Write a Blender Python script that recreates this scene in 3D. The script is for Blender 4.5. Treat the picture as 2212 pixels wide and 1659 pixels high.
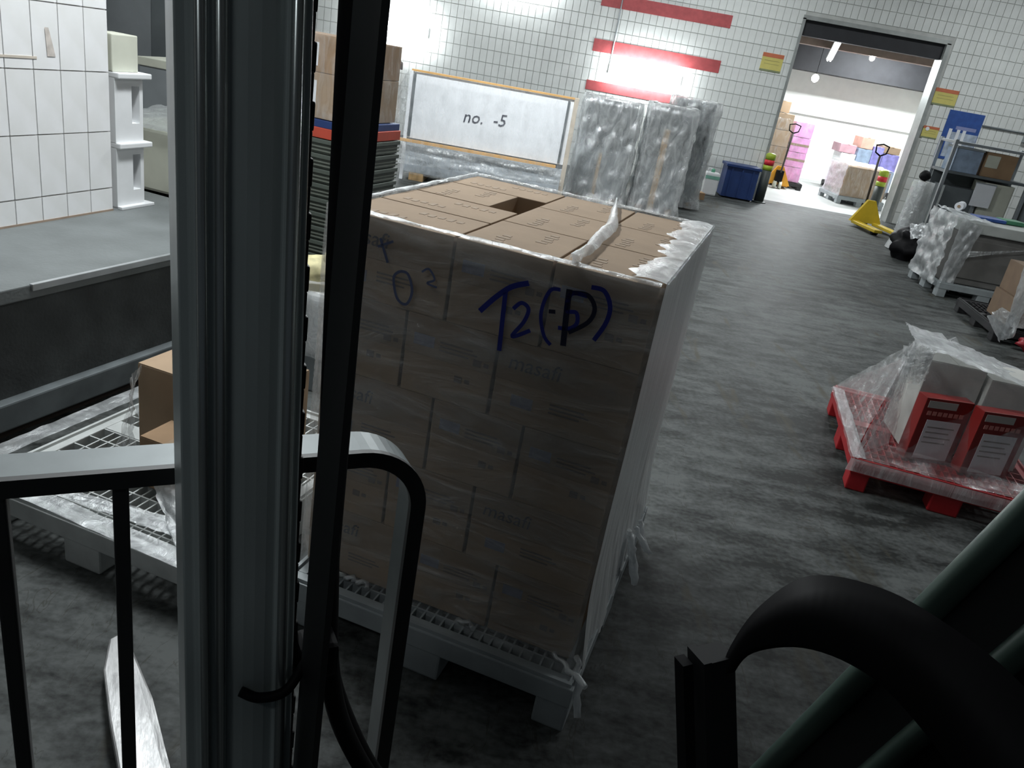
import bpy, bmesh, math, random
from mathutils import Vector, Matrix, noise
random.seed(7)
scene = bpy.context.scene
for o in list(bpy.data.objects):
    bpy.data.objects.remove(o)
col = scene.collection
R = math.radians

# ------------------------------------------------------------------ camera
F_PX, W_PX = 1700.0, 2212.0
PITCH, ROLL, CAM_H = R(22.595), R(10.2), 1.85
fw = Vector((0, math.cos(PITCH), -math.sin(PITCH)))
up = Vector((0, math.sin(PITCH), math.cos(PITCH)))
rt = Vector((1, 0, 0))
cx = math.cos(ROLL) * rt + math.sin(ROLL) * up
cy = -math.sin(ROLL) * rt + math.cos(ROLL) * up
cam_d = bpy.data.cameras.new('camera')
cam = bpy.data.objects.new('camera', cam_d)
col.objects.link(cam)
m = Matrix((cx, cy, -fw)).transposed().to_4x4()
m.translation = Vector((0, 0, CAM_H))
cam.matrix_world = m
cam_d.sensor_fit = 'HORIZONTAL'
cam_d.sensor_width = 36.0
cam_d.lens = F_PX / W_PX * 36.0
cam_d.clip_start = 0.05
cam_d.clip_end = 100
scene.camera = cam

# ------------------------------------------------------------------ world + exposure
world = bpy.data.worlds.new('world')
scene.world = world
world.use_nodes = True
bgn = world.node_tree.nodes['Background']
bgn.inputs[0].default_value = (0.72, 0.86, 1.0, 1)
bgn.inputs[1].default_value = 0.035
vs = scene.view_settings
vs.view_transform = 'Standard'
vs.look = 'None'
vs.gamma = 1.0
vs.use_curve_mapping = False
vs.exposure = 0.0

# light powers of the lamps, real and added (used by the lamp builders below)
P_WALL = 95.0       # wall battens on the far tiled wall
P_BAY = 125.0        # batten above the tiled pier on the left
P_AISLE = 85.0      # ceiling battens of the aisle, and the one added for the side film
P_REAR = 25.0       # aisle batten behind the forklift
P_FAR = 230.0        # bright room beyond the doorway

def area(name, loc, size, power, rot=(0, 0, 0), color=(0.93, 0.98, 1.0), parent=None):
    d = bpy.data.lights.new(name, 'AREA')
    d.shape = 'RECTANGLE'
    d.size, d.size_y = size
    d.energy = power
    d.color = color
    o = bpy.data.objects.new(name, d)
    col.objects.link(o)
    o.location = loc
    o.rotation_euler = rot
    o.parent = parent
    return o

# ------------------------------------------------------------------ materials
MATS = {}
def new_mat(name):
    mt = bpy.data.materials.new(name)
    mt.use_nodes = True
    nt = mt.node_tree
    return mt, nt, nt.nodes['Principled BSDF']

def mat(name, c, rough=0.6, metal=0.0, var=0.12, scale=6.0, bump=0.0, bscale=60.0, spec=0.5, c2=None, stretch=(1, 1, 1)):
    if name in MATS:
        return MATS[name]
    mt, nt, b = new_mat(name)
    N, L = nt.nodes, nt.links
    tc = N.new('ShaderNodeTexCoord')
    mp = N.new('ShaderNodeMapping')
    mp.inputs['Scale'].default_value = stretch
    L.new(tc.outputs['Object'], mp.inputs['Vector'])
    nz = N.new('ShaderNodeTexNoise')
    nz.inputs['Scale'].default_value = scale
    nz.inputs['Detail'].default_value = 6
    L.new(mp.outputs[0], nz.inputs['Vector'])
    cr = N.new('ShaderNodeValToRGB')
    lo = c2 if c2 else tuple(x * (1 - var) for x in c)
    hi = c if c2 else tuple(min(1, x * (1 + var)) for x in c)
    cr.color_ramp.elements[0].color = (*lo, 1)
    cr.color_ramp.elements[1].color = (*hi, 1)
    cr.color_ramp.elements[0].position = 0.32
    cr.color_ramp.elements[1].position = 0.68
    L.new(nz.outputs['Fac'], cr.inputs[0])
    L.new(cr.outputs[0], b.inputs['Base Color'])
    b.inputs['Roughness'].default_value = rough
    b.inputs['Metallic'].default_value = metal
    b.inputs['Specular IOR Level'].default_value = spec
    if bump:
        n2 = N.new('ShaderNodeTexNoise')
        n2.inputs['Scale'].default_value = bscale
        n2.inputs['Detail'].default_value = 4
        L.new(mp.outputs[0], n2.inputs['Vector'])
        bp = N.new('ShaderNodeBump')
        bp.inputs['Strength'].default_value = bump
        bp.inputs['Distance'].default_value = 0.01
        L.new(n2.outputs['Fac'], bp.inputs['Height'])
        L.new(bp.outputs[0], b.inputs['Normal'])
    MATS[name] = mt
    return mt

def emit(name, c, s):
    mt, nt, b = new_mat(name)
    b.inputs['Base Color'].default_value = (*c, 1)
    b.inputs['Emission Color'].default_value = (*c, 1)
    b.inputs['Emission Strength'].default_value = s
    MATS[name] = mt
    return mt

def film(name, base=0.12, amp=0.5, tint=(0.82, 0.85, 0.86), scale=(9, 9, 2.5), gloss=0.55, rough=0.16, bump=0.7, trans=0.5):
    """clear stretch film: mostly transparent, folds whiter and glossy"""
    mt, nt, b = new_mat(name)
    N, L = nt.nodes, nt.links
    N.remove(b)
    out = [n for n in N if n.type == 'OUTPUT_MATERIAL'][0]
    tc = N.new('ShaderNodeTexCoord')
    mp = N.new('ShaderNodeMapping')
    mp.inputs['Scale'].default_value = scale
    L.new(tc.outputs['Object'], mp.inputs['Vector'])
    nz = N.new('ShaderNodeTexNoise')
    nz.inputs['Scale'].default_value = 1.6
    nz.inputs['Detail'].default_value = 9
    nz.inputs['Roughness'].default_value = 0.62
    nz.inputs['Distortion'].default_value = 1.3
    L.new(mp.outputs[0], nz.inputs['Vector'])
    rp = N.new('ShaderNodeMapRange')
    rp.inputs['From Min'].default_value = 0.42
    rp.inputs['From Max'].default_value = 0.78
    rp.inputs['To Min'].default_value = base
    rp.inputs['To Max'].default_value = min(0.97, base + amp)
    L.new(nz.outputs['Fac'], rp.inputs['Value'])
    bp = N.new('ShaderNodeBump')
    bp.inputs['Strength'].default_value = bump
    bp.inputs['Distance'].default_value = 0.02
    L.new(nz.outputs['Fac'], bp.inputs['Height'])
    tr = N.new('ShaderNodeBsdfTransparent')
    gl = N.new('ShaderNodeBsdfGlossy')
    gl.inputs['Roughness'].default_value = rough
    gl.inputs['Color'].default_value = (0.9, 0.93, 0.95, 1)
    df = N.new('ShaderNodeBsdfDiffuse')
    df.inputs['Color'].default_value = (*tint, 1)
    tl = N.new('ShaderNodeBsdfTranslucent')
    tl.inputs['Color'].default_value = (*tint, 1)
    m0 = N.new('ShaderNodeMixShader')
    m0.inputs[0].default_value = trans
    L.new(df.outputs[0], m0.inputs[1]); L.new(tl.outputs[0], m0.inputs[2])
    m1 = N.new('ShaderNodeMixShader')
    m1.inputs[0].default_value = gloss
    L.new(m0.outputs[0], m1.inputs[1]); L.new(gl.outputs[0], m1.inputs[2])
    m2 = N.new('ShaderNodeMixShader')
    L.new(rp.outputs[0], m2.inputs[0])
    L.new(tr.outputs[0], m2.inputs[1]); L.new(m1.outputs[0], m2.inputs[2])
    for s in (gl, df, tl):
        L.new(bp.outputs[0], s.inputs['Normal'])
    L.new(m2.outputs[0], out.inputs['Surface'])
    MATS[name] = mt
    return mt

def floor_mat():
    mt, nt, b = new_mat('concrete_floor')
    N, L = nt.nodes, nt.links
    tc = N.new('ShaderNodeTexCoord')
    def noise_n(s, det, st=(1, 1, 1), dist=0.0):
        mp = N.new('ShaderNodeMapping'); mp.inputs['Scale'].default_value = st
        L.new(tc.outputs['Object'], mp.inputs['Vector'])
        n = N.new('ShaderNodeTexNoise'); n.inputs['Scale'].default_value = s; n.inputs['Detail'].default_value = det
        n.inputs['Distortion'].default_value = dist
        L.new(mp.outputs[0], n.inputs['Vector'])
        return n
    big = noise_n(1.1, 9, (0.8, 1.5, 1), 0.8)
    fine = noise_n(34, 10, (1, 1.3, 1))
    med = noise_n(6.5, 8, (0.8, 1.5, 1), 0.6)
    crack = noise_n(1.3, 4, (3.2, 0.8, 1), 2.4)
    streak = noise_n(3.2, 7, (0.35, 2.2, 1), 0.5)
    stain = noise_n(2.1, 5, (2.6, 0.55, 1), 1.2)
    r1 = N.new('ShaderNodeValToRGB')
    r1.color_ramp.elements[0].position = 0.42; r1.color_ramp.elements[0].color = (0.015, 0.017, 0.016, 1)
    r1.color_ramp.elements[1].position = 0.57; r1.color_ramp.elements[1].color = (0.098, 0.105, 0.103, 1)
    mx = N.new('ShaderNodeMath'); mx.operation = 'ADD'; mx.use_clamp = True
    ma = N.new('ShaderNodeMath'); ma.operation = 'MULTIPLY'; ma.inputs[1].default_value = 0.34
    L.new(big.outputs['Fac'], ma.inputs[0])
    mb = N.new('ShaderNodeMath'); mb.operation = 'MULTIPLY_ADD'; mb.inputs[1].default_value = 0.28
    L.new(streak.outputs['Fac'], mb.inputs[0])
    mc = N.new('ShaderNodeMath'); mc.operation = 'MULTIPLY'; mc.inputs[1].default_value = 0.22
    L.new(fine.outputs['Fac'], mc.inputs[0]); L.new(mc.outputs[0], mb.inputs[2])
    L.new(ma.outputs[0], mx.inputs[0]); L.new(mb.outputs[0], mx.inputs[1])
    L.new(mx.outputs[0], r1.inputs[0])
    md = N.new('ShaderNodeMath'); md.operation = 'MULTIPLY_ADD'; md.inputs[1].default_value = 0.28; md.inputs[2].default_value = -0.06
    L.new(med.outputs['Fac'], md.inputs[0])
    mx2 = N.new('ShaderNodeMath'); mx2.operation = 'ADD'; mx2.use_clamp = True
    L.new(mx.outputs[0], mx2.inputs[0]); L.new(md.outputs[0], mx2.inputs[1])
    L.new(mx2.outputs[0], r1.inputs[0])
    ck = N.new('ShaderNodeMath'); ck.operation = 'SUBTRACT'; ck.inputs[1].default_value = 0.5
    L.new(crack.outputs['Fac'], ck.inputs[0])
    ca = N.new('ShaderNodeMath'); ca.operation = 'ABSOLUTE'; L.new(ck.outputs[0], ca.inputs[0])
    cm = N.new('ShaderNodeMapRange'); cm.inputs['From Min'].default_value = 0.0; cm.inputs['From Max'].default_value = 0.006
    cm.inputs['To Min'].default_value = 0.55; cm.inputs['To Max'].default_value = 0.0
    L.new(ca.outputs[0], cm.inputs['Value'])
    r2 = N.new('ShaderNodeValToRGB')
    r2.color_ramp.elements[0].position = 0.60; r2.color_ramp.elements[0].color = (0, 0, 0, 1)
    r2.color_ramp.elements[1].position = 0.72; r2.color_ramp.elements[1].color = (0.75, 0.75, 0.75, 1)
    L.new(stain.outputs['Fac'], r2.inputs[0])
    mix = N.new('ShaderNodeMixRGB'); mix.inputs[2].default_value = (0.050, 0.043, 0.026, 1)
    L.new(r2.outputs[0], mix.inputs[0]); L.new(r1.outputs[0], mix.inputs[1])
    mixc = N.new('ShaderNodeMixRGB'); mixc.inputs[2].default_value = (0.030, 0.026, 0.018, 1)
    L.new(cm.outputs[0], mixc.inputs[0]); L.new(mix.outputs[0], mixc.inputs[1])
    L.new(mixc.outputs[0], b.inputs['Base Color'])
    rr = N.new('ShaderNodeMapRange'); rr.inputs['To Min'].default_value = 0.40; rr.inputs['To Max'].default_value = 0.85
    L.new(mx.outputs[0], rr.inputs['Value']); L.new(rr.outputs[0], b.inputs['Roughness'])
    bp = N.new('ShaderNodeBump'); bp.inputs['Strength'].default_value = 0.22; bp.inputs['Distance'].default_value = 0.01
    L.new(mx2.outputs[0], bp.inputs['Height']); L.new(bp.outputs[0], b.inputs['Normal'])
    b.inputs['Specular IOR Level'].default_value = 0.14
    MATS['floor'] = mt
    return mt

M_floor = floor_mat()
M_tile = mat('white_tile', (0.74, 0.76, 0.74), rough=0.22, var=0.05, scale=3)
M_tile_pier = mat('pier_tile', (0.86, 0.86, 0.87), rough=0.3, var=0.06, scale=5, c2=(0.78, 0.78, 0.77))
M_grout = mat('grout', (0.50, 0.51, 0.49), rough=0.9)
M_grout_brown = mat('rusty_grout', (0.60, 0.585, 0.565), rough=0.9, var=0.3, scale=9)
M_rust = mat('rust_stain', (0.33, 0.25, 0.19), rough=0.9, var=0.2)
M_red = mat('red_band_paint', (0.42, 0.085, 0.09), rough=0.4, var=0.12, scale=12)
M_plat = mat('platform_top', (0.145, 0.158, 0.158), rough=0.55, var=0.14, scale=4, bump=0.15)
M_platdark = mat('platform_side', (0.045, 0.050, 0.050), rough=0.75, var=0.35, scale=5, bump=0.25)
M_brown = mat('dark_gap_brown', (0.03, 0.02, 0.015), rough=0.9)
M_steel_dark = mat('mast_paint', (0.33, 0.375, 0.375), rough=0.33, metal=0.2, var=0.10, scale=20, stretch=(1, 1, 0.1))
M_black = mat('black_rubber', (0.006, 0.006, 0.007), rough=0.6, spec=0.15)
M_chain = mat('oily_chain', (0.02, 0.02, 0.02), rough=0.5, metal=0.6)
M_guard = mat('guard_frame_paint', (0.16, 0.185, 0.19), rough=0.42, metal=0.2, var=0.1, scale=14)
M_guard_dk = mat('guard_bar_black', (0.012, 0.013, 0.014), rough=0.5)
M_fork = mat('worn_fork_steel', (0.40, 0.40, 0.40), rough=0.38, metal=0.7, var=0.3, scale=16, stretch=(2, 0.4, 1), bump=0.15)
M_green = mat('pillar_dark_green', (0.045, 0.075, 0.062), rough=0.38, metal=0.1, var=0.1)
M_pal = mat('grey_pallet_plastic', (0.30, 0.33, 0.34), rough=0.55, var=0.12, scale=9)
M_pal_lt = mat('light_pallet_plastic', (0.47, 0.49, 0.48), rough=0.5, var=0.14, scale=9)
M_pal_red = mat('red_pallet_plastic', (0.34, 0.012, 0.016), rough=0.45, var=0.12, scale=9)
M_pal_blk = mat('black_pallet_plastic', (0.02, 0.02, 0.022), rough=0.6)
M_card = mat('kraft_cardboard', (0.36, 0.255, 0.165), rough=0.85, var=0.09, scale=5, bump=0.05, bscale=40)
M_card_lid = mat('kraft_lid', (0.30, 0.215, 0.142), rough=0.85, var=0.09, scale=5, bump=0.05, bscale=40)
M_card_dk = mat('brown_cardboard', (0.31, 0.20, 0.115), rough=0.85, var=0.12, scale=6)
M_print = mat('navy_print', (0.16, 0.125, 0.10), rough=0.8)
M_printblue = mat('blue_label', (0.20, 0.20, 0.26), rough=0.7, var=0.15, scale=60)
M_printpale = mat('pale_label', (0.48, 0.47, 0.44), rough=0.8)
M_ink = mat('blue_marker_ink', (0.012, 0.022, 0.24), rough=0.35, spec=0.6)
M_inkdk = mat('dark_marker_ink', (0.008, 0.010, 0.035), rough=0.4)
M_inkfaint = mat('faded_marker_ink', (0.09, 0.11, 0.20), rough=0.5)
M_white = mat('white_paint', (0.78, 0.79, 0.80), rough=0.45, var=0.04)
M_paper = mat('white_paper', (0.80, 0.82, 0.86), rough=0.8, var=0.03)
M_whitepanel = mat('white_panel', (0.92, 0.94, 0.97), rough=0.35, var=0.03)
M_greypanel = mat('blue_grey_panel', (0.58, 0.63, 0.68), rough=0.35, var=0.08, metal=0.2)
M_cab = mat('grey_steel_cabinet', (0.36, 0.39, 0.41), rough=0.35, metal=0.4, var=0.12, scale=3)
M_cab_dk = mat('dark_steel_cabinet', (0.16, 0.18, 0.19), rough=0.4, metal=0.3, var=0.15, scale=3)
M_wood = mat('raw_timber', (0.60, 0.40, 0.20), rough=0.75, var=0.18, scale=8, stretch=(4, 4, 0.6))
M_woodor = mat('orange_edge', (0.72, 0.42, 0.16), rough=0.6, var=0.1)
M_blue = mat('blue_bin_plastic', (0.018, 0.045, 0.16), rough=0.45, var=0.1)
M_sign_y = mat('yellow_sign', (0.62, 0.55, 0.17), rough=0.5, var=0.06)
M_sign_r = mat('red_sign_band', (0.55, 0.16, 0.08), rough=0.5)
M_sign_g = mat('green_sign_band', (0.22, 0.25, 0.14), rough=0.5)
M_poster = mat('blue_poster', (0.035, 0.09, 0.32), rough=0.45, var=0.15, scale=10)
M_bol = mat('dark_bollard', (0.045, 0.055, 0.05), rough=0.5, var=0.1)
M_bol_g = mat('lime_band', (0.33, 0.42, 0.03), rough=0.45)
M_bol_r = mat('red_band', (0.60, 0.02, 0.03), rough=0.45)
M_yellow = mat('yellow_truck_paint', (0.60, 0.43, 0.03), rough=0.4, var=0.08)
M_orange = mat('orange_truck_paint', (0.80, 0.36, 0.03), rough=0.4, var=0.08)
M_handle = mat('dark_handle', (0.05, 0.04, 0.035), rough=0.5)
M_wheel = mat('pale_wheel', (0.55, 0.55, 0.46), rough=0.6)
M_pink = mat('pink_wrap', (0.78, 0.36, 0.68), rough=0.4, var=0.18, scale=8)
M_purple = mat('violet_print', (0.24, 0.23, 0.55), rough=0.5, var=0.25, scale=9)
M_slate = mat('slate_print', (0.28, 0.36, 0.48), rough=0.5, var=0.2, scale=9)
M_room = mat('far_room_wall', (0.74, 0.75, 0.72), rough=0.6, var=0.03)
M_ceil_dk = mat('dark_beam', (0.022, 0.023, 0.027), rough=0.7, var=0.15)
M_ceil = mat('ceiling_grey', (0.30, 0.31, 0.31), rough=0.9)
M_beige = mat('beige_pipe', (0.22, 0.16, 0.13), rough=0.6)
M_cream = mat('cream_enamel', (0.58, 0.59, 0.50), rough=0.5, var=0.06)
M_crate = mat('olive_crate_plastic', (0.085, 0.10, 0.085), rough=0.55, var=0.2)
M_yellowish = mat('pale_yellow_bag', (0.55, 0.50, 0.28), rough=0.7, var=0.25, scale=20)
M_redbox = mat('red_carton_print', (0.24, 0.018, 0.016), rough=0.45, var=0.1)
M_greybox = mat('pale_grey_carton', (0.50, 0.50, 0.47), rough=0.6, var=0.08)
M_textgrey = mat('grey_print', (0.35, 0.34, 0.33), rough=0.8)
M_tube = emit('lamp_tube', (0.95, 1.0, 0.98), 9.0)
M_bulb = emit('bulb_glow', (1.0, 1.0, 0.97), 8.0)
F_clear = film('clear_stretch_film', 0.05, 0.36, gloss=0.3, trans=0.2, tint=(0.93, 0.95, 0.96))
F_front = film('front_stretch_film', 0.20, 0.42, scale=(1.6, 1.6, 7), gloss=0.5, rough=0.22, bump=1.0, trans=0.3)
F_side = film('side_stretch_film', 0.86, 0.11, scale=(9, 9, 1.0), gloss=0.45, rough=0.34, tint=(0.95, 0.96, 0.96), bump=0.35, trans=0.12)
F_mid = film('wrinkled_film', 0.25, 0.72, gloss=0.32, bump=1.0, trans=0.25, tint=(0.93, 0.95, 0.95))
F_cab = film('cabinet_film', 0.42, 0.55, scale=(5, 5, 2.2), gloss=0.42, rough=0.14, bump=1.0, trans=0.2, tint=(0.95, 0.97, 0.97))
F_white = film('layered_white_film', 0.50, 0.45, scale=(6, 6, 1.2), gloss=0.35, rough=0.25)
F_dense = film('dense_film', 0.66, 0.30, scale=(7, 7, 5), gloss=0.45, rough=0.22)

# ------------------------------------------------------------------ mesh builder
class MB:
    def __init__(s):
        s.bm = bmesh.new()
    def box(s, c, d, bev=0.0, rot=None):
        r = bmesh.ops.create_cube(s.bm, size=1.0)
        vs_ = r['verts']
        for v in vs_:
            v.co = Vector((v.co.x * d[0], v.co.y * d[1], v.co.z * d[2]))
        if bev:
            es = list({e for v in vs_ for e in v.link_edges})
            rr = bmesh.ops.bevel(s.bm, geom=es, offset=bev, segments=2, affect='EDGES', profile=0.6)
            vs_ = list({v for f in rr['faces'] for v in f.verts} | {v for v in vs_ if v.is_valid})
        for v in vs_:
            if rot is not None:
                v.co = rot @ v.co
            v.co += Vector(c)
        return s
    def b2(s, x0, x1, y0, y1, z0, z1, bev=0.0):
        return s.box(((x0 + x1) / 2, (y0 + y1) / 2, (z0 + z1) / 2), (x1 - x0, y1 - y0, z1 - z0), bev)
    def tube(s, pts, r, n=10, cap=True):
        pts = [Vector(p) for p in pts]
        rs = r if isinstance(r, (list, tuple)) else [r] * len(pts)
        rings = []
        ref = None
        for i, p in enumerate(pts):
            t = (pts[min(i + 1, len(pts) - 1)] - pts[max(i - 1, 0)]).normalized()
            if ref is None:
                ref = t.orthogonal().normalized()
            ref = (ref - t * ref.dot(t)).normalized()
            b = t.cross(ref)
            rings.append([s.bm.verts.new(p + rs[i] * (math.cos(a) * ref + math.sin(a) * b)) for a in [2 * math.pi * k / n for k in range(n)]])
        for i in range(len(rings) - 1):
            for k in range(n):
                f = s.bm.faces.new((rings[i][k], rings[i][(k + 1) % n], rings[i + 1][(k + 1) % n], rings[i + 1][k]))
                f.smooth = True
        if cap:
            s.bm.faces.new(list(reversed(rings[0]))); s.bm.faces.new(rings[-1])
        return s
    def sweep(s, poly, a, b):
        """closed 2-D polygon (x,y) swept from offset a to offset b"""
        A = [s.bm.verts.new(Vector((p[0], p[1], 0)) + Vector(a)) for p in poly]
        B = [s.bm.verts.new(Vector((p[0], p[1], 0)) + Vector(b)) for p in poly]
        n = len(poly)
        for i in range(n):
            s.bm.faces.new((A[i], A[(i + 1) % n], B[(i + 1) % n], B[i]))
        s.bm.faces.new(list(reversed(A))); s.bm.faces.new(B)
        return s
    def solid(s, pts_a, pts_b):
        """prism between two equal 3-D outlines"""
        A = [s.bm.verts.new(Vector(p)) for p in pts_a]
        B = [s.bm.verts.new(Vector(p)) for p in pts_b]
        n = len(A)
        for i in range(n):
            s.bm.faces.new((A[i], A[(i + 1) % n], B[(i + 1) % n], B[i]))
        s.bm.faces.new(list(reversed(A))); s.bm.faces.new(B)
        return s
    def grid(s, fn, nu, nv, closed_u=False, smooth=True):
        V = [[s.bm.verts.new(Vector(fn(i / nu, j / nv))) for i in range(nu + (0 if closed_u else 1))] for j in range(nv + 1)]
        cu = nu
        for j in range(nv):
            for i in range(cu):
                i2 = (i + 1) % nu if closed_u else i + 1
                f = s.bm.faces.new((V[j][i], V[j][i2], V[j + 1][i2], V[j + 1][i]))
                f.smooth = smooth
        return s
    def lathe(s, prof, n=16, c=(0, 0, 0)):
        c = Vector(c)
        rings = [[s.bm.verts.new(c + Vector((r * math.cos(2 * math.pi * k / n), r * math.sin(2 * math.pi * k / n), z))) for k in range(n)] for r, z in prof]
        for i in range(len(rings) - 1):
            for k in range(n):
                f = s.bm.faces.new((rings[i][k], rings[i][(k + 1) % n], rings[i + 1][(k + 1) % n], rings[i + 1][k]))
                f.smooth = True
        s.bm.faces.new(list(reversed(rings[0]))); s.bm.faces.new(rings[-1])
        return s
    def mesh(s, name):
        bmesh.ops.recalc_face_normals(s.bm, faces=s.bm.faces[:])
        me = bpy.data.meshes.new(name)
        s.bm.to_mesh(me)
        s.bm.free()
        return me
    def build(s, name, mt, parent=None, loc=(0, 0, 0), rz=0.0):
        me = s.mesh(name)
        me.materials.append(mt)
        return link(name, me, parent, loc, rz)

def link(name, me, parent=None, loc=(0, 0, 0), rz=0.0):
    o = bpy.data.objects.new(name, me)
    col.objects.link(o)
    o.parent = parent
    o.location = loc
    o.rotation_euler = (0, 0, rz)
    return o

def tag(o, label, cat=None, group=None, kind=None):
    o['label'] = label
    if cat: o['category'] = cat
    if group: o['group'] = group
    if kind: o['kind'] = kind
    return o

def thing(name, loc, label, cat, rz=0.0, group=None):
    o = bpy.data.objects.new(name, None)
    col.objects.link(o)
    o.empty_display_size = 0.1
    o.location = loc
    o.rotation_euler = (0, 0, rz)
    return tag(o, label, cat, group)

def struct(o, label, cat=None):
    o['kind'] = 'structure'
    o['label'] = label
    return o

def text_mesh(txt, size, depth=0.0006, shear=0.0):
    cu = bpy.data.curves.new('lettering', 'FONT')
    cu.body = txt
    cu.size = size
    cu.extrude = depth
    cu.shear = shear
    cu.align_x = 'CENTER'; cu.align_y = 'CENTER'
    cu.resolution_u = 2
    t = bpy.data.objects.new('lettering', cu)
    col.objects.link(t)
    dg = bpy.context.evaluated_depsgraph_get()
    me = bpy.data.meshes.new_from_object(t.evaluated_get(dg))
    bpy.data.objects.remove(t)
    bpy.data.curves.remove(cu)
    return me

def put_text(txt, size, mt, parent, loc, name='printed_lettering', shear=0.0, rz=0.0, ry=0.0):
    me = text_mesh(txt, size, shear=shear)
    me.materials.clear(); me.materials.append(mt)
    o = link(name, me, parent, loc)
    o.rotation_euler = (R(90), ry, rz)
    return o

def nz(x, y, z, s=1.0):
    return noise.noise(Vector((x * s, y * s, z * s)))

def film_wrap(w, d, h, z0, amp=0.014, flare=0.0, seed=0.0, nu=96, nv=36, off=0.012, top_in=0.0, bot_rag=0.0, crn=0.03):
    """four film sides round a w x d footprint (centre origin); optional top fold and ragged flared skirt"""
    hw, hd = w / 2 + off, d / 2 + off
    per = 2 * (2 * hw + 2 * hd)
    def base(u):
        s_ = (u % 1.0) * per
        if s_ < 2 * hw: return Vector((-hw + s_, -hd, 0)), Vector((0, -1, 0))
        s_ -= 2 * hw
        if s_ < 2 * hd: return Vector((hw, -hd + s_, 0)), Vector((1, 0, 0))
        s_ -= 2 * hd
        if s_ < 2 * hw: return Vector((hw - s_, hd, 0)), Vector((0, 1, 0))
        s_ -= 2 * hw
        return Vector((-hw, hd - s_, 0)), Vector((-1, 0, 0))
    def fn(u, v):
        p, n = base(u)
        rag = bot_rag * (0.5 + 0.5 * nz(u * 40, seed, 0.3))
        z = z0 - rag + (h + rag) * v
        k = nz(p.x + seed, p.y, z * 0.7, 9.0) * 0.6 + abs(nz(p.x * 2, p.y * 2 + seed, z * 0.35, 14.0)) * 0.8
        o = amp * k
        if v < 0.12: o += flare * (1 - v / 0.12) ** 1.5 * (0.6 + 0.8 * abs(nz(u * 30, seed, 1.1)))
        q = p + n * o
        if top_in and v > 0.94:
            t = (v - 0.94) / 0.06
            z = z0 + h * 0.985 + 0.012 * math.sin(t * 1.57) + amp * 0.3 * k
            q = q - n * top_in * t * (0.8 + 0.4 * nz(u * 23, seed, 2.2))
        q.z = z
        return q
    return MB().grid(fn, nu, nv, closed_u=True)

def crinkle_sheet(corners, nu, nv, amp, seed=0.0, sag=0.0):
    """bilinear film sheet between 4 corners with folds"""
    a, b, c, d = [Vector(p) for p in corners]
    nrm = (b - a).cross(d - a).normalized()
    def fn(u, v):
        p = (a * (1 - u) + b * u) * (1 - v) + (d * (1 - u) + c * u) * v
        k = nz(u * 6 + seed, v * 6, 0.0) + 0.6 * nz(u * 17, v * 15 + seed, 1.0)
        e = 1.0
        p = p + nrm * amp * k * e
        p.z -= sag * math.sin(math.pi * u) * math.sin(math.pi * v)
        return p
    return MB().grid(fn, nu, nv)

# ------------------------------------------------------------------ the room shell
struct(MB().b2(-9, 13, -4, 16.1, -0.2, 0).build('floor', M_floor), 'worn dark grey stained concrete warehouse floor')
struct(MB().b2(1.5, 12, 16.1, 22.6, -0.2, 0).build('floor_far_room', mat('far_floor_lit', (0.34, 0.35, 0.34), rough=0.45, var=0.1, scale=2)), 'concrete floor of the room beyond the doorway, coloured paler for its strong lamplight')  # paler base colour carries the brightness of the lit far room
struct(MB().b2(-9, 13, -4, 16.4, 5.6, 5.8).build('ceiling', M_ceil), 'grey warehouse ceiling high above the aisle')
YW = 15.95
DX0, DX1, DZ = 4.03, 6.65, 3.26
wb = MB()
wb.b2(-9, DX0, YW + 0.012, YW + 0.25, 0, 5.6)
wb.b2(DX1, 13, YW + 0.012, YW + 0.25, 0, 5.6)
wb.b2(DX0, DX1, YW + 0.012, YW + 0.25, DZ, 5.6)
wall_back = struct(wb.build('wall_back', M_grout), 'white tiled end wall with red bands and a wide doorway')
TW, TH = 0.13, 0.225
tm = MB().box((0, 0, 0), (TW - 0.010, 0.012, TH - 0.010)).mesh('tile')
tm.materials.append(M_tile)
rest = bmesh.new()
cnt = 0
cells = []
for j in range(0, 22):
    for i in range(-62, 92):
        x0, z0 = i * TW, j * TH
        x1, z1 = x0 + TW, z0 + TH
        if x1 > DX0 and x0 < DX1 and z0 < DZ: continue
        if x1 > 12 or x0 < -8: continue
        cells.append((abs(x0 - 3.0) + 0.35 * abs(z0 - 2.5), x0, z0))
cells.sort()
for k, (_, x0, z0) in enumerate(cells):
    c = (x0 + TW / 2, YW + 0.006, z0 + TH / 2)
    if k < 300:
        link('tile', tm, wall_back, c)
    else:
        x, y, z = c
        hx, hz = TW / 2 - 0.005, TH / 2 - 0.005
        f = [rest.verts.new((x + sx * hx, YW, z + sz * hz)) for sx, sz in ((-1, -1), (1, -1), (1, 1), (-1, 1))]
        g = [rest.verts.new((v.co.x, YW + 0.012, v.co.z)) for v in f]
        rest.faces.new(f)
        for q in range(4):
            rest.faces.new((f[q], g[q], g[(q + 1) % 4], f[(q + 1) % 4]))
me = bpy.data.meshes.new('tile_field'); bmesh.ops.recalc_face_normals(rest, faces=rest.faces[:]); rest.to_mesh(me); rest.free()
me.materials.append(M_tile)
ro = link('tile_field', me, wall_back); ro['kind'] = 'stuff'
for k, (z0, z1, x1) in enumerate(((2.875, 3.09, 2.76), (2.105, 2.32, 2.75), (1.43, 1.60, 2.4))):
    struct(MB().b2(0.37, x1, YW - 0.008, YW, z0, z1, 0.002).build('trim_%d' % (k + 1), M_red),
           ['topmost painted red band on the white tiled end wall', 'middle painted red band just above the wall batten lamp', 'lowest painted red band below the wall batten lamp'][k])
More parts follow.
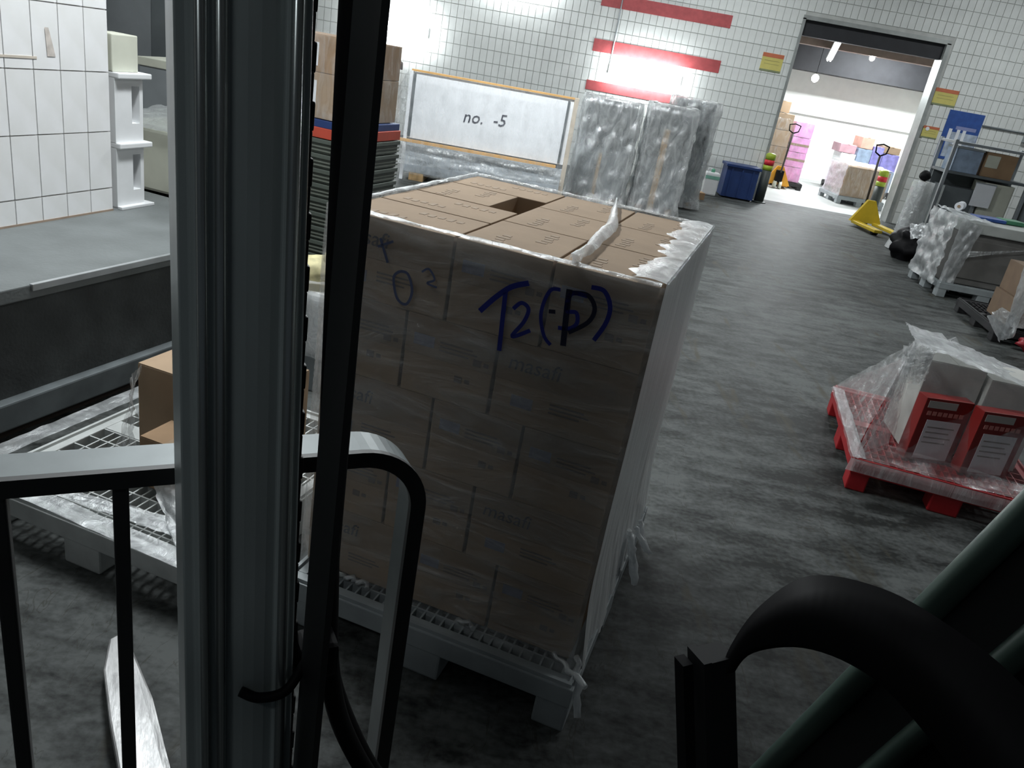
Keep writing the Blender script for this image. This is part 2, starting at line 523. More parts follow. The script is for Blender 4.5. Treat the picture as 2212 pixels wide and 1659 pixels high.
# doorway frame
fr = MB()
fr.b2(DX0 - 0.03, DX0 + 0.02, YW - 0.03, YW + 0.28, 0, DZ)
fr.b2(DX1 - 0.02, DX1 + 0.05, YW - 0.03, YW + 0.28, 0, DZ)
fr.b2(DX0 - 0.03, DX1 + 0.05, YW - 0.03, YW + 0.28, DZ - 0.02, DZ + 0.05)
struct(fr.build('trim_4', mat('door_frame_steel', (0.40, 0.42, 0.41), rough=0.4, metal=0.4)), 'slim grey steel frame lining the wide doorway')
struct(MB().b2(DX0 + 0.02, DX1 - 0.02, YW + 0.05, YW + 0.25, 2.98, DZ - 0.02).build('trim_5', M_ceil_dk), 'dark rolled shutter housing under the doorway head')
# far room
struct(MB().b2(1.5, 12, 22.4, 22.6, 0, 4.6).build('wall_far_room', M_room), 'bright white end wall of the room beyond the doorway')
struct(MB().b2(1.5, 1.7, 16.2, 22.4, 0, 4.6).build('wall_far_room_left', M_room), 'white side wall of the far room, hidden behind the doorway edge')
struct(MB().b2(9.6, 9.8, 16.2, 22.4, 0, 4.6).build('wall_far_room_right', M_room), 'white right side wall of the far room')
struct(MB().b2(1.5, 12, 16.2, 22.6, 4.4, 4.6).build('ceiling_far_room', M_ceil_dk), 'dark ceiling of the bright far room')
struct(MB().b2(1.7, 9.6, 21.6, 22.4, 2.62, 4.4).build('trim_6', M_ceil_dk), 'deep dark beam along the top of the far room wall')
struct(MB().b2(1.7, 9.6, 19.2, 19.5, 3.05, 3.25).build('trim_7', M_beige), 'beige horizontal duct crossing under the far room ceiling')
struct(MB().b2(1.7, 9.6, 18.0, 18.2, 3.25, 3.5).build('trim_8', M_ceil_dk), 'dark steel joist near the doorway head in the far room')
struct(MB().b2(1.7, 9.6, 22.34, 22.4, 1.60, 1.68).build('trim_9', mat('rail_grey', (0.6, 0.6, 0.58), rough=0.6)), 'thin grey wall rail across the far room end wall')
struct(MB().b2(12.0, 12.2, -4, 16, 0, 5.6).build('wall_right', M_room), 'plain pale side wall right of the aisle')
struct(MB().b2(-9, -8.8, -4, 16, 0, 5.6).build('wall_left', M_room), 'plain pale side wall far behind the platform')

# raised platform with tiled pier on the left (runs 16 degrees off the aisle)
PL = thing('loading_platform', (-2.07, 2.80, 0), 'raised grey concrete platform with dark side face beside the gridded pallet', 'platform', R(-17.5))
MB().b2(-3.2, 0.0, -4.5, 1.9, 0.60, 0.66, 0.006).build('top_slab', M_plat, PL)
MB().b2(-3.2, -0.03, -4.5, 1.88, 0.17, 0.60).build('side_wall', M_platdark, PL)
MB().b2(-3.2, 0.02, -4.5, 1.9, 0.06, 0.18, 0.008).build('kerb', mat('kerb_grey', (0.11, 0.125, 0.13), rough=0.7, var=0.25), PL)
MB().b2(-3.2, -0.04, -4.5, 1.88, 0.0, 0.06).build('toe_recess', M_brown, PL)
MB().b2(-0.008, 0.012, 0.2, 1.9, 0.635, 0.664, 0.003).build('edge_angle', mat('edge_steel', (0.5, 0.52, 0.53), rough=0.35, metal=0.6), PL)

PI_ = thing('tiled_pier', (-2.57, 3.66, 0.66), 'white tiled wall pier with tall tiles standing on the grey platform', 'wall', R(-14))
PI_['kind'] = 'structure'; del PI_['category']
PI_.name = 'wall_pier'
MB().b2(-1.6, -0.012, -4.0, 0.70, 0, 3.2).build('pier_core', M_grout_brown, PI_)
pm = MB().box((0, 0, 0), (0.012, 0.157 - 0.006, 0.304 - 0.006)).mesh('tile'); pm.materials.append(M_tile_pier)
pms = MB().box((0, 0, 0), (0.012, 0.157 - 0.006, 0.124 - 0.006)).mesh('tile'); pms.materials.append(M_tile_pier)
for i in range(14):
    y = 0.70 - 0.0785 - i * 0.157
    link('tile', pms, PI_, (-0.006, y, 0.066))
    for j in range(8):
        link('tile', pm, PI_, (-0.006, y, 0.13 + 0.152 + j * 0.304))
MB().b2(-0.004, 0.003, -4.0, 0.70, 0.0, 0.010).build('rust_line', M_rust, PI_)
rs = MB().grid(lambda u, v: (0.0025 + 0.0008 * math.sin(3.1 * v), 0.315 + 0.022 * (u - .5) * (1 + 1.2 * (1 - v)) + 0.02 * (1 - v), 0.80 + 0.13 * v), 4, 8)
rs.build('rust_stain', mat('faint_rust', (0.56, 0.51, 0.47), rough=0.8, var=0.15, scale=30), PI_)
MB().b2(0.0, 0.0025, -0.4, 0.25, 0.786, 0.797).build('rust_streak', mat('pale_rust', (0.55, 0.49, 0.42), rough=0.9), PI_)

# white stand with slots on the platform beyond the pier
WS = thing('slotted_stand', (-2.443, 4.50, 0.66), 'white two-tier stand with dark upright slots beside the tiled pier', 'stand', R(76))
def slot_tier(z0, z1, mt):
    b = MB()
    b.b2(-0.11, 0.015, -0.08, 0.10, z0, z1)
    b.b2(0.075, 0.10, -0.08, 0.10, z0, z1)
    b.b2(0.015, 0.075, -0.08, 0.10, z0, z0 + 0.10)
    b.b2(0.015, 0.075, -0.08, 0.10, z1 - 0.04, z1)
    return b.build('tier', mt, WS)
slot_tier(0.0, 0.34, M_white)
MB().b2(0.015, 0.075, 0.06, 0.095, 0.10, 0.30).build('slot_back', M_brown, WS)
slot_tier(0.37, 0.71, M_white)
MB().b2(-0.11, 0.14, -0.11, 0.11, 0.34, 0.37, 0.006).build('ledge', M_white, WS)
MB().b2(-0.11, 0.14, -0.11, 0.11, 0.71, 0.74, 0.006).build('ledge', M_white, WS)
MB().b2(-0.11, 0.15, -0.11, 0.11, -0.0, 0.018, 0.004).build('base_plate', M_white, WS)
MB().b2(-0.11, 0.08, -0.07, 0.09, 0.74, 0.93, 0.006).build('cap_block', M_cream, WS)
# grey cabinets and wrapped bale further back on the left
GC = thing('steel_locker', (-3.35, 7.0, 0), 'tall grey steel locker with dark door behind the white slotted stand', 'cabinet', R(-8))
MB().b2(-0.45, 0.30, -0.25, 0.3, 0, 2.3, 0.01).build('body', M_cab, GC)
MB().b2(0.02, 0.28, -0.265, -0.25, 0.1, 2.25, 0.004).build('door', M_cab_dk, GC)
MB().b2(0.05, 0.065, -0.285, -0.265, 1.1, 1.3, 0.004).build('handle', M_chain, GC)
GB = thing('control_box', (-2.83, 6.3, 0), 'light grey control cabinet with a drooping cable behind the wrapped pale bale', 'cabinet', R(-8))
MB().b2(-0.35, 0.20, -0.15, 0.2, 0, 1.30, 0.01).build('body', M_cab, GB)
MB().b2(-0.36, 0.21, -0.16, 0.21, 1.30, 1.36, 0.006).build('lid', M_cream, GB)
MB().tube([(0.02 + 0.03 * math.sin(t * 3), -0.165, 1.28 - 0.5 * t) for t in [k / 12 for k in range(13)]], 0.007, 6).build('cable', M_black, GB)
BL = thing('wrapped_bale', (-2.66, 5.35, 0.0), 'pale cream bale under bright crumpled film behind the white slotted stand', 'bale', R(-14))
MB().b2(-0.22, 0.34, -0.2, 0.35, 0.62, 1.02, 0.02).build('bale_body', M_cream, BL)
MB().b2(-0.26, 0.36, -0.22, 0.36, 0.02, 0.60, 0.02).build('dark_base', M_black, BL)
crinkle_sheet([(-0.28, -0.26, 1.03), (0.40, -0.26, 1.03), (0.40, 0.40, 1.09), (-0.28, 0.40, 1.09)], 20, 14, 0.02, 3.0).build('film_cover', F_dense, BL)

# ------------------------------------------------------------------ lamps
def batten(name, loc, w, label, power, conduit=None, group=None):
    t = thing(name, loc, label, 'lamp', group=group)
    MB().b2(-w / 2, w / 2, -0.05, 0.0, -0.09, 0.09, 0.008).build('housing', M_white, t)
    def fn(u, v):
        a = math.pi * v
        e = 1.0 - 0.25 * abs(2 * u - 1) ** 8
        return (-w / 2 + 0.015 + (w - 0.03) * u, -0.05 - 0.07 * math.sin(a) * e, 0.115 * math.cos(a) * e)
    MB().grid(fn, 24, 12).build('glare_diffuser', M_tube, t)  # glowing cover made oversize so its shape stands in for lamp glare
    for sx in (-1, 1):
        MB().b2(sx * w / 2 - 0.012, sx * w / 2 + 0.012, -0.055, 0.0, -0.088, 0.088, 0.006).build('end_cap', M_white, t)
    if conduit:
        MB().tube([(conduit, -0.015, 0.09), (conduit, -0.015, 1.5)], 0.012, 8).build('conduit', M_cab, t)
    area('lamp_light', (0, -0.16, 0), (w * 0.95, 0.22), power, rot=(R(90), 0, 0), parent=t)
    return t
batten('wall_batten', (1.42, YW - 0.001, 1.86), 1.35, 'glaring batten lamp on the tiled wall between the middle and lowest red bands', P_WALL, conduit=-0.68)
batten('wall_batten', (-3.3, YW - 0.001, 1.90), 1.2, 'glaring batten lamp on plain white tiles left of the white panel crate', P_WALL)
batten('wall_batten', (-1.2, YW - 0.001, 3.15), 1.2, 'batten lamp high on the tiled wall above the white panel crate', P_WALL * 0.8)
def ceiling_batten(loc, w, power, label, along_y=False, hang=0.0, mt=M_tube, area_w=0.25):
    t = thing('ceiling_batten', loc, label, 'lamp', R(90) if along_y else 0.0)
    MB().b2(-w / 2, w / 2, -0.07, 0.07, 0.0, 0.06, 0.006).build('housing', M_white, t)
    MB().tube([(-w / 2 + 0.02, -0.03, -0.02), (w / 2 - 0.02, -0.03, -0.02)], 0.018, 10).build('tube', mt, t)
    MB().tube([(-w / 2 + 0.02, 0.03, -0.02), (w / 2 - 0.02, 0.03, -0.02)], 0.018, 10).build('tube', mt, t)
    if hang:
        for sx in (-0.4, 0.4):
            MB().tube([(sx * w, 0, 0.06), (sx * w, 0, 0.06 + hang)], 0.006, 6).build('drop_rod', M_cab_dk, t)
    area('lamp_light', (0, 0, -0.06), (w, area_w), power, parent=t)
    return t
ceiling_batten((-1.45, 3.7, 3.9), 1.3, P_BAY, 'hanging batten lamp above the tiled pier and platform', along_y=True, hang=1.65)
ceiling_batten((-0.5, 8.6, 4.0), 1.5, P_AISLE * 2.7, 'hanging batten lamp over the goods behind the water cartons', hang=1.55)
ceiling_batten((5.2, 5.6, 5.0), 1.5, P_AISLE * 0.95, 'added batten lamp near the red pallet to light the film side of the stack', hang=0.55)  # lamp added to brighten the side film of the carton stack
ceiling_batten((-2.6, 13.4, 4.9), 1.5, P_AISLE * 1.05, 'hanging batten lamp before the end wall over the panel crate', hang=0.65)
ceiling_batten((2.4, 13.4, 4.9), 1.5, P_AISLE * 1.05, 'hanging batten lamp before the end wall over the red bands', hang=0.65)
ceiling_batten((7.8, 13.2, 4.9), 1.5, P_AISLE * 1.05, 'hanging batten lamp before the end wall over the storage rack', hang=0.65)
ceiling_batten((-1.6, -2.6, 5.2), 1.5, P_REAR, 'hanging batten lamp over the aisle behind the forklift', hang=0.35)
t = ceiling_batten((5.52, 18.7, 3.02), 1.5, P_FAR, 'twin tube lamp hung aslant under the far room ceiling', area_w=0.3)
t.rotation_euler = (0, R(14.8), R(77.5))
for sx in (-0.5, 0.5):
    MB().tube([(sx, 0, 0.06), (sx - 0.3, 0, 1.2)], 0.006, 6).build('drop_rod', M_cab_dk, t)
ceiling_batten((7.6, 20.3, 3.6), 1.2, P_FAR * 1.4, 'twin tube lamp near the far room end wall', hang=0.74, area_w=0.3)
PB = thing('pendant_lamp', (6.55, 19.3, 3.05), 'white pendant lamp with glowing bulb hanging in the far room', 'lamp')
MB().lathe([(0.03, 0.20), (0.05, 0.18), (0.08, 0.06), (0.09, 0.0)], 14).build('lamp_shade', M_white, PB)
MB().lathe([(0.02, -0.10), (0.055, -0.07), (0.06, -0.03), (0.03, 0.02)], 14).build('bulb', M_bulb, PB)
MB().tube([(0, 0, 0.2), (0, 0, 1.34)], 0.006, 6).build('cord', M_black, PB)
GL = thing('globe_lamp', (6.0, 21.2, 2.47), 'small glowing globe lamp hanging low before the far room wall', 'lamp')
MB().lathe([(0.02, -0.10), (0.075, -0.06), (0.09, 0.0), (0.07, 0.06), (0.02, 0.09)], 14).build('globe', M_bulb, GL)
MB().tube([(0, 0, 0.09), (0, 0, 1.92)], 0.006, 6).build('cord', M_black, GL)

# ------------------------------------------------------------------ pallets
def pallet(label, loc, rz, mt, w=1.0, d=1.2, h=0.17, pitch=0.045, grid_mt=None, lip=0.012, group=None, name='plastic_pallet'):
    """origin at the front-left floor corner, x right, y back"""
    t = thing(name, loc, label, 'pallet', rz, group)
    fm = MB()
    e = 0.055
    for (x0, x1, y0, y1) in ((0, w, 0, e), (0, w, d - e, d), (0, e, e, d - e), (w - e, w, e, d - e)):
        fm.b2(x0, x1, y0, y1, h - 0.07, h, 0.004)
    fm.build('deck_frame', mt, t)
    lp = MB()
    for (x0, x1, y0, y1) in ((0.01, w - 0.01, 0.008, 0.02), (0.01, w - 0.01, d - 0.02, d - 0.008), (0.008, 0.02, 0.02, d - 0.02), (w - 0.02, w - 0.008, 0.02, d - 0.02)):
        lp.b2(x0, x1, y0, y1, h, h + lip)
    lp.build('deck_lip', mt, t)
    gm = MB()
    x = e + pitch
    while x < w - e - 0.01:
        gm.b2(x - 0.003, x + 0.003, e, d - e, h - 0.045, h - 0.006); x += pitch * 0.75
    y = e + pitch
    while y < d - e - 0.01:
        gm.b2(e, w - e, y - 0.003, y + 0.003, h - 0.045, h - 0.004); y += pitch * 1.5
    for y in (0.0 + d / 2,):
        gm.b2(e, w - e, y - 0.04, y + 0.04, h - 0.06, h - 0.002)
    gm.build('deck_grid', grid_mt or mt, t)
    fx = ((0.0, 0.11), (w / 2 - 0.08, w / 2 + 0.08), (w - 0.11, w))
    fy = ((0.0, 0.13), (d / 2 - 0.08, d / 2 + 0.08), (d - 0.13, d))
    for x0, x1 in fx:
        for y0, y1 in fy:
            MB().b2(x0 + 0.004, x1 - 0.004, y0 + 0.004, y1 - 0.004, 0, h - 0.06, 0.008).build('foot', mt, t)
    return t

A16 = R(-16)
C16, S16 = math.cos(A16), math.sin(A16)
def e16(o, u, v):
    return (o[0] + C16 * u - S16 * v, o[1] + S16 * u + C16 * v)
# pallet corner front-right at (0.337,1.805) -> front-left
px, py = e16((0.337, 1.805), -1.0, 0.0)
pallet('grey grid-deck pallet carrying the tall wrapped stack of water cartons', (px, py, 0), A16, M_pal)

# ------------------------------------------------------------------ water cartons
LH = 0.2402
LX, LY = 0.325, 1.930      # load front-right corner on plan
Z0 = 0.172
def carton_meshes(w, d):
    a = MB().b2(-w / 2 + 0.002, w / 2 - 0.002, -d / 2 + 0.002, d / 2 - 0.002, 0, LH * 0.56, 0.003).mesh('tray'); a.materials.append(M_card)
    b = MB().b2(-w / 2 + 0.001, w / 2 - 0.001, -d / 2 + 0.001, d / 2 - 0.001, LH * 0.50, LH - 0.001, 0.003).mesh('lid'); b.materials.append(M_card_lid)
    return a, b
CM = {}
word_me = text_mesh('masafi', 0.062, shear=0.12); word_me.materials.clear(); word_me.materials.append(mat('word_print', (0.07, 0.065, 0.075), rough=0.8))
stamp_me = MB().b2(-0.032, 0.032, -0.0008, 0.0, -0.017, 0.017).mesh('stamp'); stamp_me.materials.append(M_printblue)
line_b = MB()
for q, wq in enumerate((0.10, 0.115, 0.09)):
    line_b.b2(-0.06, -0.06 + wq, -0.0008, 0.0, 0.012 - q * 0.012, 0.017 - q * 0.012)
line_me = line_b.mesh('text_lines'); line_me.materials.append(M_print)
mark_b = MB()
mark_b.b2(-0.012, 0.012, -0.0008, 0, -0.010, 0.010)
mark_b.b2(0.02, 0.035, -0.0008, 0, -0.006, 0.006)
mark_me = mark_b.mesh('handling_mark'); mark_me.materials.append(M_print)
topmark_b = MB()
for q in range(5):
    topmark_b.b2(-0.07 + 0.03 * q, -0.052 + 0.03 * q, -0.012 - 0.006 * (q % 2), 0.012 + 0.008 * (q % 3 == 0), 0, 0.0008)
topmark_me = topmark_b.mesh('printed_mark'); topmark_me.materials.append(mat('faded_print', (0.31, 0.235, 0.17), rough=0.85))
LAYER_WORD = {0: 'bottom', 1: 'second', 2: 'third', 3: 'fourth', 4: 'top'}
def carton(layer, u0, u1, v0, v1, where, front=False, style=0):
    w, d = round(u1 - u0 - 0.004, 3), round(v1 - v0 - 0.004, 3)
    if (w, d) not in CM: CM[(w, d)] = carton_meshes(w, d)
    cx_, cy_ = e16((LX, LY), (u0 + u1) / 2, (v0 + v1) / 2)
    z = Z0 + layer * LH
    j = 0.12 * nz(u0 * 31, v0 * 17, layer * 3.3)
    lab = 'kraft water carton in the %s layer, %s' % (LAYER_WORD[layer], where)
    t = thing('water_carton', (cx_, cy_, z), lab, 'carton', A16 + R(j), 'water cartons stacked on the grey pallet')
    a, b = CM[(w, d)]
    link('tray', a, t)
    ld = link('lid', b, t)
    if front:
        yf = -d / 2 + 0.0005
        if style == 0:
            link('stamp', stamp_me, ld, (-w / 2 + 0.06, yf, LH * 0.70))
            link('text_lines', line_me, ld, (-w / 2 + 0.17, yf, LH * 0.67))
            link('handling_mark', mark_me, ld, (w / 2 - 0.05, yf, LH * 0.60))
            tr = [c for c in t.children if c.name.startswith('tray')][0]
            link('handling_mark', mark_me, tr, (w / 2 - 0.10, -d / 2 + 0.0015, LH * 0.33))
        else:
            o = link('printed_lettering', word_me, ld, (w * (0.5 - 0.72) + 0.0, yf, LH * 0.74))
            o.rotation_euler = (R(90), 0, 0)
            tr = [c for c in t.children if c.name.startswith('tray')][0]
            link('text_lines', line_me, tr, (w / 2 - 0.16, -d / 2 + 0.0015, LH * 0.3))
            link('stamp', stamp_me, tr, (-w / 2 + 0.09, -d / 2 + 0.0015, LH * 0.28))
    if layer == 4:
        for q in range(2):
            o = link('printed_mark', topmark_me, ld, (-w * 0.18 + 0.36 * w * q, -d * 0.22 + 0.4 * d * q, LH - 0.0008))
            o.rotation_euler = (0, 0, R(90 * (w < d)))
    return t
ROWS3 = [(0, 0.36), (0.36, 0.72), (0.72, 1.08)]
RN = ['front', 'middle', 'rear']
for L_ in range(5):
    if L_ % 2 == 0:      # bottom, third and top layers: two narrow columns on the right
        for r, (v0, v1) in enumerate(ROWS3):
            carton(L_, -0.282, 0.0, v0, v1, '%s row on the aisle side' % RN[r], r == 0, 0)
            carton(L_, -0.565, -0.284, v0, v1, '%s row of the centre column' % RN[r], r == 0, 0)
        if L_ == 4:
            carton(L_, -0.945, -0.567, 0.0, 0.27, 'front row on the platform side', True, 1)
            carton(L_, -0.945, -0.567, 0.272, 0.52, 'second row before the open hole', False)
            carton(L_, -0.945, -0.672, 0.524, 0.82, 'turned lengthways beside the open hole')
            carton(L_, -0.945, -0.567, 0.824, 1.08, 'rear row behind the open hole')
        else:
            for r in range(4):
                carton(L_, -0.945, -0.567, 0.27 * r, 0.27 * r + 0.268, ['front', 'second', 'third', 'rear'][r] + ' row on the platform side', r == 0, 1)
    else:
        for r in range(4):
            carton(L_, -0.395, 0.0, 0.27 * r, 0.27 * r + 0.268, ['front', 'second', 'third', 'rear'][r] + ' row on the aisle side', r == 0, 1)
        for r, (v0, v1) in enumerate(ROWS3):
            carton(L_, -0.68, -0.398, v0, v1, '%s row of the centre column' % RN[r], r == 0, 0)
            carton(L_, -0.945, -0.682, v0, v1, '%s row on the platform side' % RN[r], r == 0, 0)

# stretch film round the cartons, with marker writing
SH = 5 * LH
FW = thing('stretch_film', (*e16((LX, LY), -0.4725, 0.54), Z0), 'clear stretch film wrapped round the water cartons with blue marker writing', 'film', A16)
hw, hd = 0.4725, 0.54
def face_film(name, fn, nu, nv, mt):
    return MB().grid(fn, nu, nv).build(name, mt, FW)
def front_fn(u, v):
    x = -hw - 0.012 + (2 * hw + 0.024) * u
    z = -0.015 + (SH + 0.02) * v
    y = -hd - 0.010 - 0.006 * abs(nz(x * 3, z * 12, 0.2)) - 0.005 * nz(x * 11, z * 4, 4.0)
    if v < 0.05:                      # skirt kicks out over the deck
        y -= 0.05 * (1 - v / 0.05) ** 2 * u ** 2
        z -= 0.012 * u ** 2 * (1 - v / 0.05)
    return (x, y, z)
face_film('front_sheet', front_fn, 70, 70, F_front)
def right_fn(u, v):
    y = -hd - 0.012 + (2 * hd + 0.024) * u
    z = -0.03 + (SH + 0.05) * v
    k = abs(nz(y * 14, z * 2.2, 7.0))
    lo = max(0.0, 1 - v / 0.45)
    x = hw + 0.012 + (0.002 + 0.012 * lo) * k + (0.001 + 0.006 * lo) * nz(y * 30, z * 5, 2.0)
    if v < 0.30:
        t = 1 - v / 0.30
        x += 0.030 * t ** 1.6 * (0.7 + 0.9 * abs(nz(y * 9, 0.4, 1.0)))
        if v < 0.06: z += 0.05 * abs(nz(y * 18, 0.9, 3.0)) * (1 - v / 0.06)
    return (x, y, z)
face_film('side_sheet', right_fn, 90, 90, F_side)
face_film('back_sheet', lambda u, v: (hw + 0.012 - (2 * hw + 0.024) * u, hd + 0.012 + 0.008 * nz(u * 9, v * 7, 1), -0.02 + (SH + 0.03) * v), 30, 30, F_mid)
face_film('side_sheet', lambda u, v: (-hw - 0.012 - 0.01 * abs(nz(u * 12, v * 3, 5)), hd + 0.012 - (2 * hd + 0.024) * u, -0.02 + (SH + 0.03) * v), 40, 40, F_mid)
# folded margins lying on the top layer
def margin(x0, x1, wdt, side, mt, seed):
    def fn(u, v):
        k = 0.7 + 0.45 * nz(u * 5, seed, 0.0) + 0.2 * nz(u * 21, seed, 3.0)
        t = v * wdt * k
        zz = SH + 0.006 + 0.006 * math.sin(math.pi * v) + 0.004 * nz(u * 14, v * 9, seed)
        if side == 'front': return (x0 + (x1 - x0) * u, -hd - 0.012 + t, zz)
        if side == 'back': return (x0 + (x1 - x0) * u, hd + 0.012 - t, zz)
        if side == 'right': return (hw + 0.016 - t, x0 + (x1 - x0) * u, zz + 0.006)
        return (-hw - 0.012 + t, x0 + (x1 - x0) * u, zz)
    MB().grid(fn, 60, 6).build('top_margin', mt, FW)
margin(-hw, hw, 0.032, 'front', F_white, 1.0)
margin(-hw, hw, 0.03, 'back', F_mid, 2.0)
margin(-hd, hd, 0.135, 'right', F_dense, 3.0)
margin(-hd, hd, 0.03, 'left', F_white, 4.0)
# twisted film rope across the top
def rope(u, v):
    yy = -hd - 0.01 + (2 * hd + 0.02) * u
    xx = hw - 0.24 - 0.135 * u ** 2.2 + 0.004 * math.sin(u * 14)
    wdt = 0.010 + 0.014 * math.sin(math.pi * min(1, u * 1.05)) + 0.005 * nz(u * 14, 0, 0)
    a = (v - 0.5) * 2
    return (xx + wdt * a, yy - 0.02 * a, SH + 0.012 + 0.022 * (1 - a * a) + 0.007 * nz(u * 30, v * 6, 2))
MB().grid(rope, 50, 8).build('twisted_strip', F_dense, FW)
# ragged loose ends over the pallet edge
def tail(p0, p1, r, seed, name='loose_end'):
    p0, p1 = Vector(p0), Vector(p1)
    pts = []
    for k in range(9):
        t = k / 8
        p = p0.lerp(p1, t)
        p += Vector((0.012 * nz(t * 5, seed, 0), 0.018 * nz(t * 5, seed, 4), 0.012 * nz(t * 6, seed, 8)))
        pts.append(p)
    MB().tube(pts, [r * (0.6 + 0.7 * abs(nz(k * 0.9, seed, 1))) for k in range(9)], 7).build(name, F_dense, FW)
tail((hw + 0.02, -hd - 0.02, 0.04), (hw + 0.075, -hd - 0.09, -0.115), 0.016, 1.0)
tail((hw - 0.05, -hd - 0.015, 0.02), (hw + 0.075, -hd - 0.085, 0.0), 0.013, 2.0)
tail((hw + 0.04, 0.05, 0.14), (hw + 0.10, 0.02, -0.04), 0.020, 3.0)
tail((hw + 0.04, 0.14, 0.12), (hw + 0.12, 0.16, 0.02), 0.012, 4.0)
tail((hw + 0.045, 0.27, 0.08), (hw + 0.10, 0.22, -0.02), 0.014, 5.0)
tail((hw + 0.04, -0.06, 0.22), (hw + 0.085, 0.06, 0.0), 0.014, 6.0)
for k, xk in enumerate((-0.42, -0.40, -0.33, -0.28, 0.1)):
    MB().tube([(xk + 0.012 * q, -hd - 0.02 - 0.012 * math.sin(q * 2.1 + k), 0.008 + 0.008 * math.sin(q * 1.7 + k)) for q in range(6)], 0.009, 6).build('loose_end', F_dense, FW)

def stroke(pts, w, mt, name, curve=True):
    """marker stroke on the front sheet; pts are (u, z) with u measured left from the aisle-side corner"""
    P = [Vector((hw + p[0], p[1] - Z0)) for p in pts]
    Q = []
    n = 8
    for i in range(len(P) - 1):
        p0, p1, p2, p3 = P[max(i - 1, 0)], P[i], P[i + 1], P[min(i + 2, len(P) - 1)]
        for k in range(n):
            t = k / n
            Q.append(0.5 * ((2 * p1) + (p2 - p0) * t + (2 * p0 - 5 * p1 + 4 * p2 - p3) * t * t + (3 * p1 - p0 - 3 * p2 + p3) * t ** 3))
    Q.append(P[-1])
    b = MB()
    va, vb = [], []
    yy = -hd - 0.0235
    for i, q in enumerate(Q):
        t = (Q[min(i + 1, len(Q) - 1)] - Q[max(i - 1, 0)]).normalized()
        nn = Vector((-t.y, t.x)) * w * 0.5
        va.append(b.bm.verts.new((q.x + nn.x, yy, q.y + nn.y)))
        vb.append(b.bm.verts.new((q.x - nn.x, yy, q.y - nn.y)))
    for i in range(len(Q) - 1):
        b.bm.faces.new((va[i], va[i + 1], vb[i + 1], vb[i]))
    return b.build(name, mt, FW)
stroke([(-0.457, 1.197), (-0.42, 1.245), (-0.38, 1.285), (-0.335, 1.307)], 0.015, M_ink, 'marker_stroke')
stroke([(-0.394, 1.272), (-0.390, 1.20), (-0.384, 1.102)], 0.013, M_ink, 'marker_stroke')
stroke([(-0.365, 1.228), (-0.345, 1.250), (-0.323, 1.238), (-0.330, 1.200), (-0.355, 1.152), (-0.308, 1.182)], 0.011, M_ink, 'marker_stroke')
stroke([(-0.248, 1.311), (-0.272, 1.305), (-0.285, 1.27), (-0.286, 1.225), (-0.268, 1.178), (-0.246, 1.158)], 0.010, M_ink, 'marker_stroke')
stroke([(-0.170, 1.338), (-0.135, 1.336), (-0.112, 1.300), (-0.114, 1.255), (-0.135, 1.202)], 0.012, M_ink, 'marker_stroke')
stroke([(-0.268, 1.247), (-0.250, 1.250)], 0.011, M_inkdk, 'marker_stroke')
stroke([(-0.175, 1.312), (-0.217, 1.308), (-0.222, 1.262), (-0.195, 1.262), (-0.188, 1.235), (-0.205, 1.216), (-0.235, 1.210)], 0.011, M_ink, 'marker_stroke')
stroke([(-0.225, 1.318), (-0.220, 1.25), (-0.212, 1.165)], 0.016, M_inkdk, 'marker_stroke')
stroke([(-0.222, 1.310), (-0.175, 1.315), (-0.150, 1.285), (-0.160, 1.245), (-0.205, 1.205)], 0.012, M_inkdk, 'marker_stroke')
stroke([(-0.705, 1.248), (-0.722, 1.225), (-0.705, 1.17), (-0.675, 1.16), (-0.662, 1.20), (-0.680, 1.245), (-0.705, 1.248)], 0.008, M_inkfaint, 'marker_stroke')
stroke([(-0.775, 1.325), (-0.745, 1.262)], 0.008, M_inkfaint, 'marker_stroke')
stroke([(-0.78, 1.300), (-0.735, 1.325)], 0.007, M_inkfaint, 'marker_stroke')
stroke([(-0.640, 1.262), (-0.62, 1.275), (-0.60, 1.25), (-0.62, 1.235), (-0.59, 1.23)], 0.006, M_inkfaint, 'marker_stroke')

# ------------------------------------------------------------------ left pallet with boxes
lp = pallet('light grey grid-deck pallet with film and a few boxes beside the platform', (-1.82, 2.285, 0), A16, M_pal_lt, grid_mt=M_pal_lt, pitch=0.05)
def plain_box(name, loc, dims, rz, mt, label, group=None, tape=True, bev=0.004):
    t = thing(name, loc, label, 'box', rz, group)
    w, d, h = dims
    MB().b2(-w / 2, w / 2, -d / 2, d / 2, 0, h, bev).build('carton_body', mt, t)
    for sx in (-1, 1):
        MB().b2(min(sx * 0.002, sx * (w / 2 - 0.002)), max(sx * 0.002, sx * (w / 2 - 0.002)), -d / 2 + 0.002, d / 2 - 0.002, h, h + 0.003).build('flap', mt, t)
    if tape:
        MB().b2(-0.024, 0.024, -d / 2 - 0.001, d / 2 + 0.001, h + 0.003, h + 0.0045).build('tape', M_card_lid, t)
    return t
bx_, by_ = e16((-1.42, 2.72), 0.20, 0.16)
plain_box('cardboard_box', (bx_, by_, 0.172), (0.40, 0.34, 0.36), A16, M_card, 'taller kraft box with film strips at the platform end of the gridded pallet')
bx_, by_ = e16((-1.29, 2.58), 0.21, 0.0)
plain_box('cardboard_box', (bx_ - 0.05, by_ - 0.03, 0.172), (0.26, 0.16, 0.20), A16, M_card_dk, 'low brown box in front of the taller kraft box')
bx_, by_ = e16((-0.90, 2.40), 0.0, 0.0)
plain_box('cardboard_box', (bx_ + 0.03, by_ + 0.16, 0.172), (0.16, 0.30, 0.47), A16, M_card_lid, 'upright kraft box at the mast end of the gridded pallet')
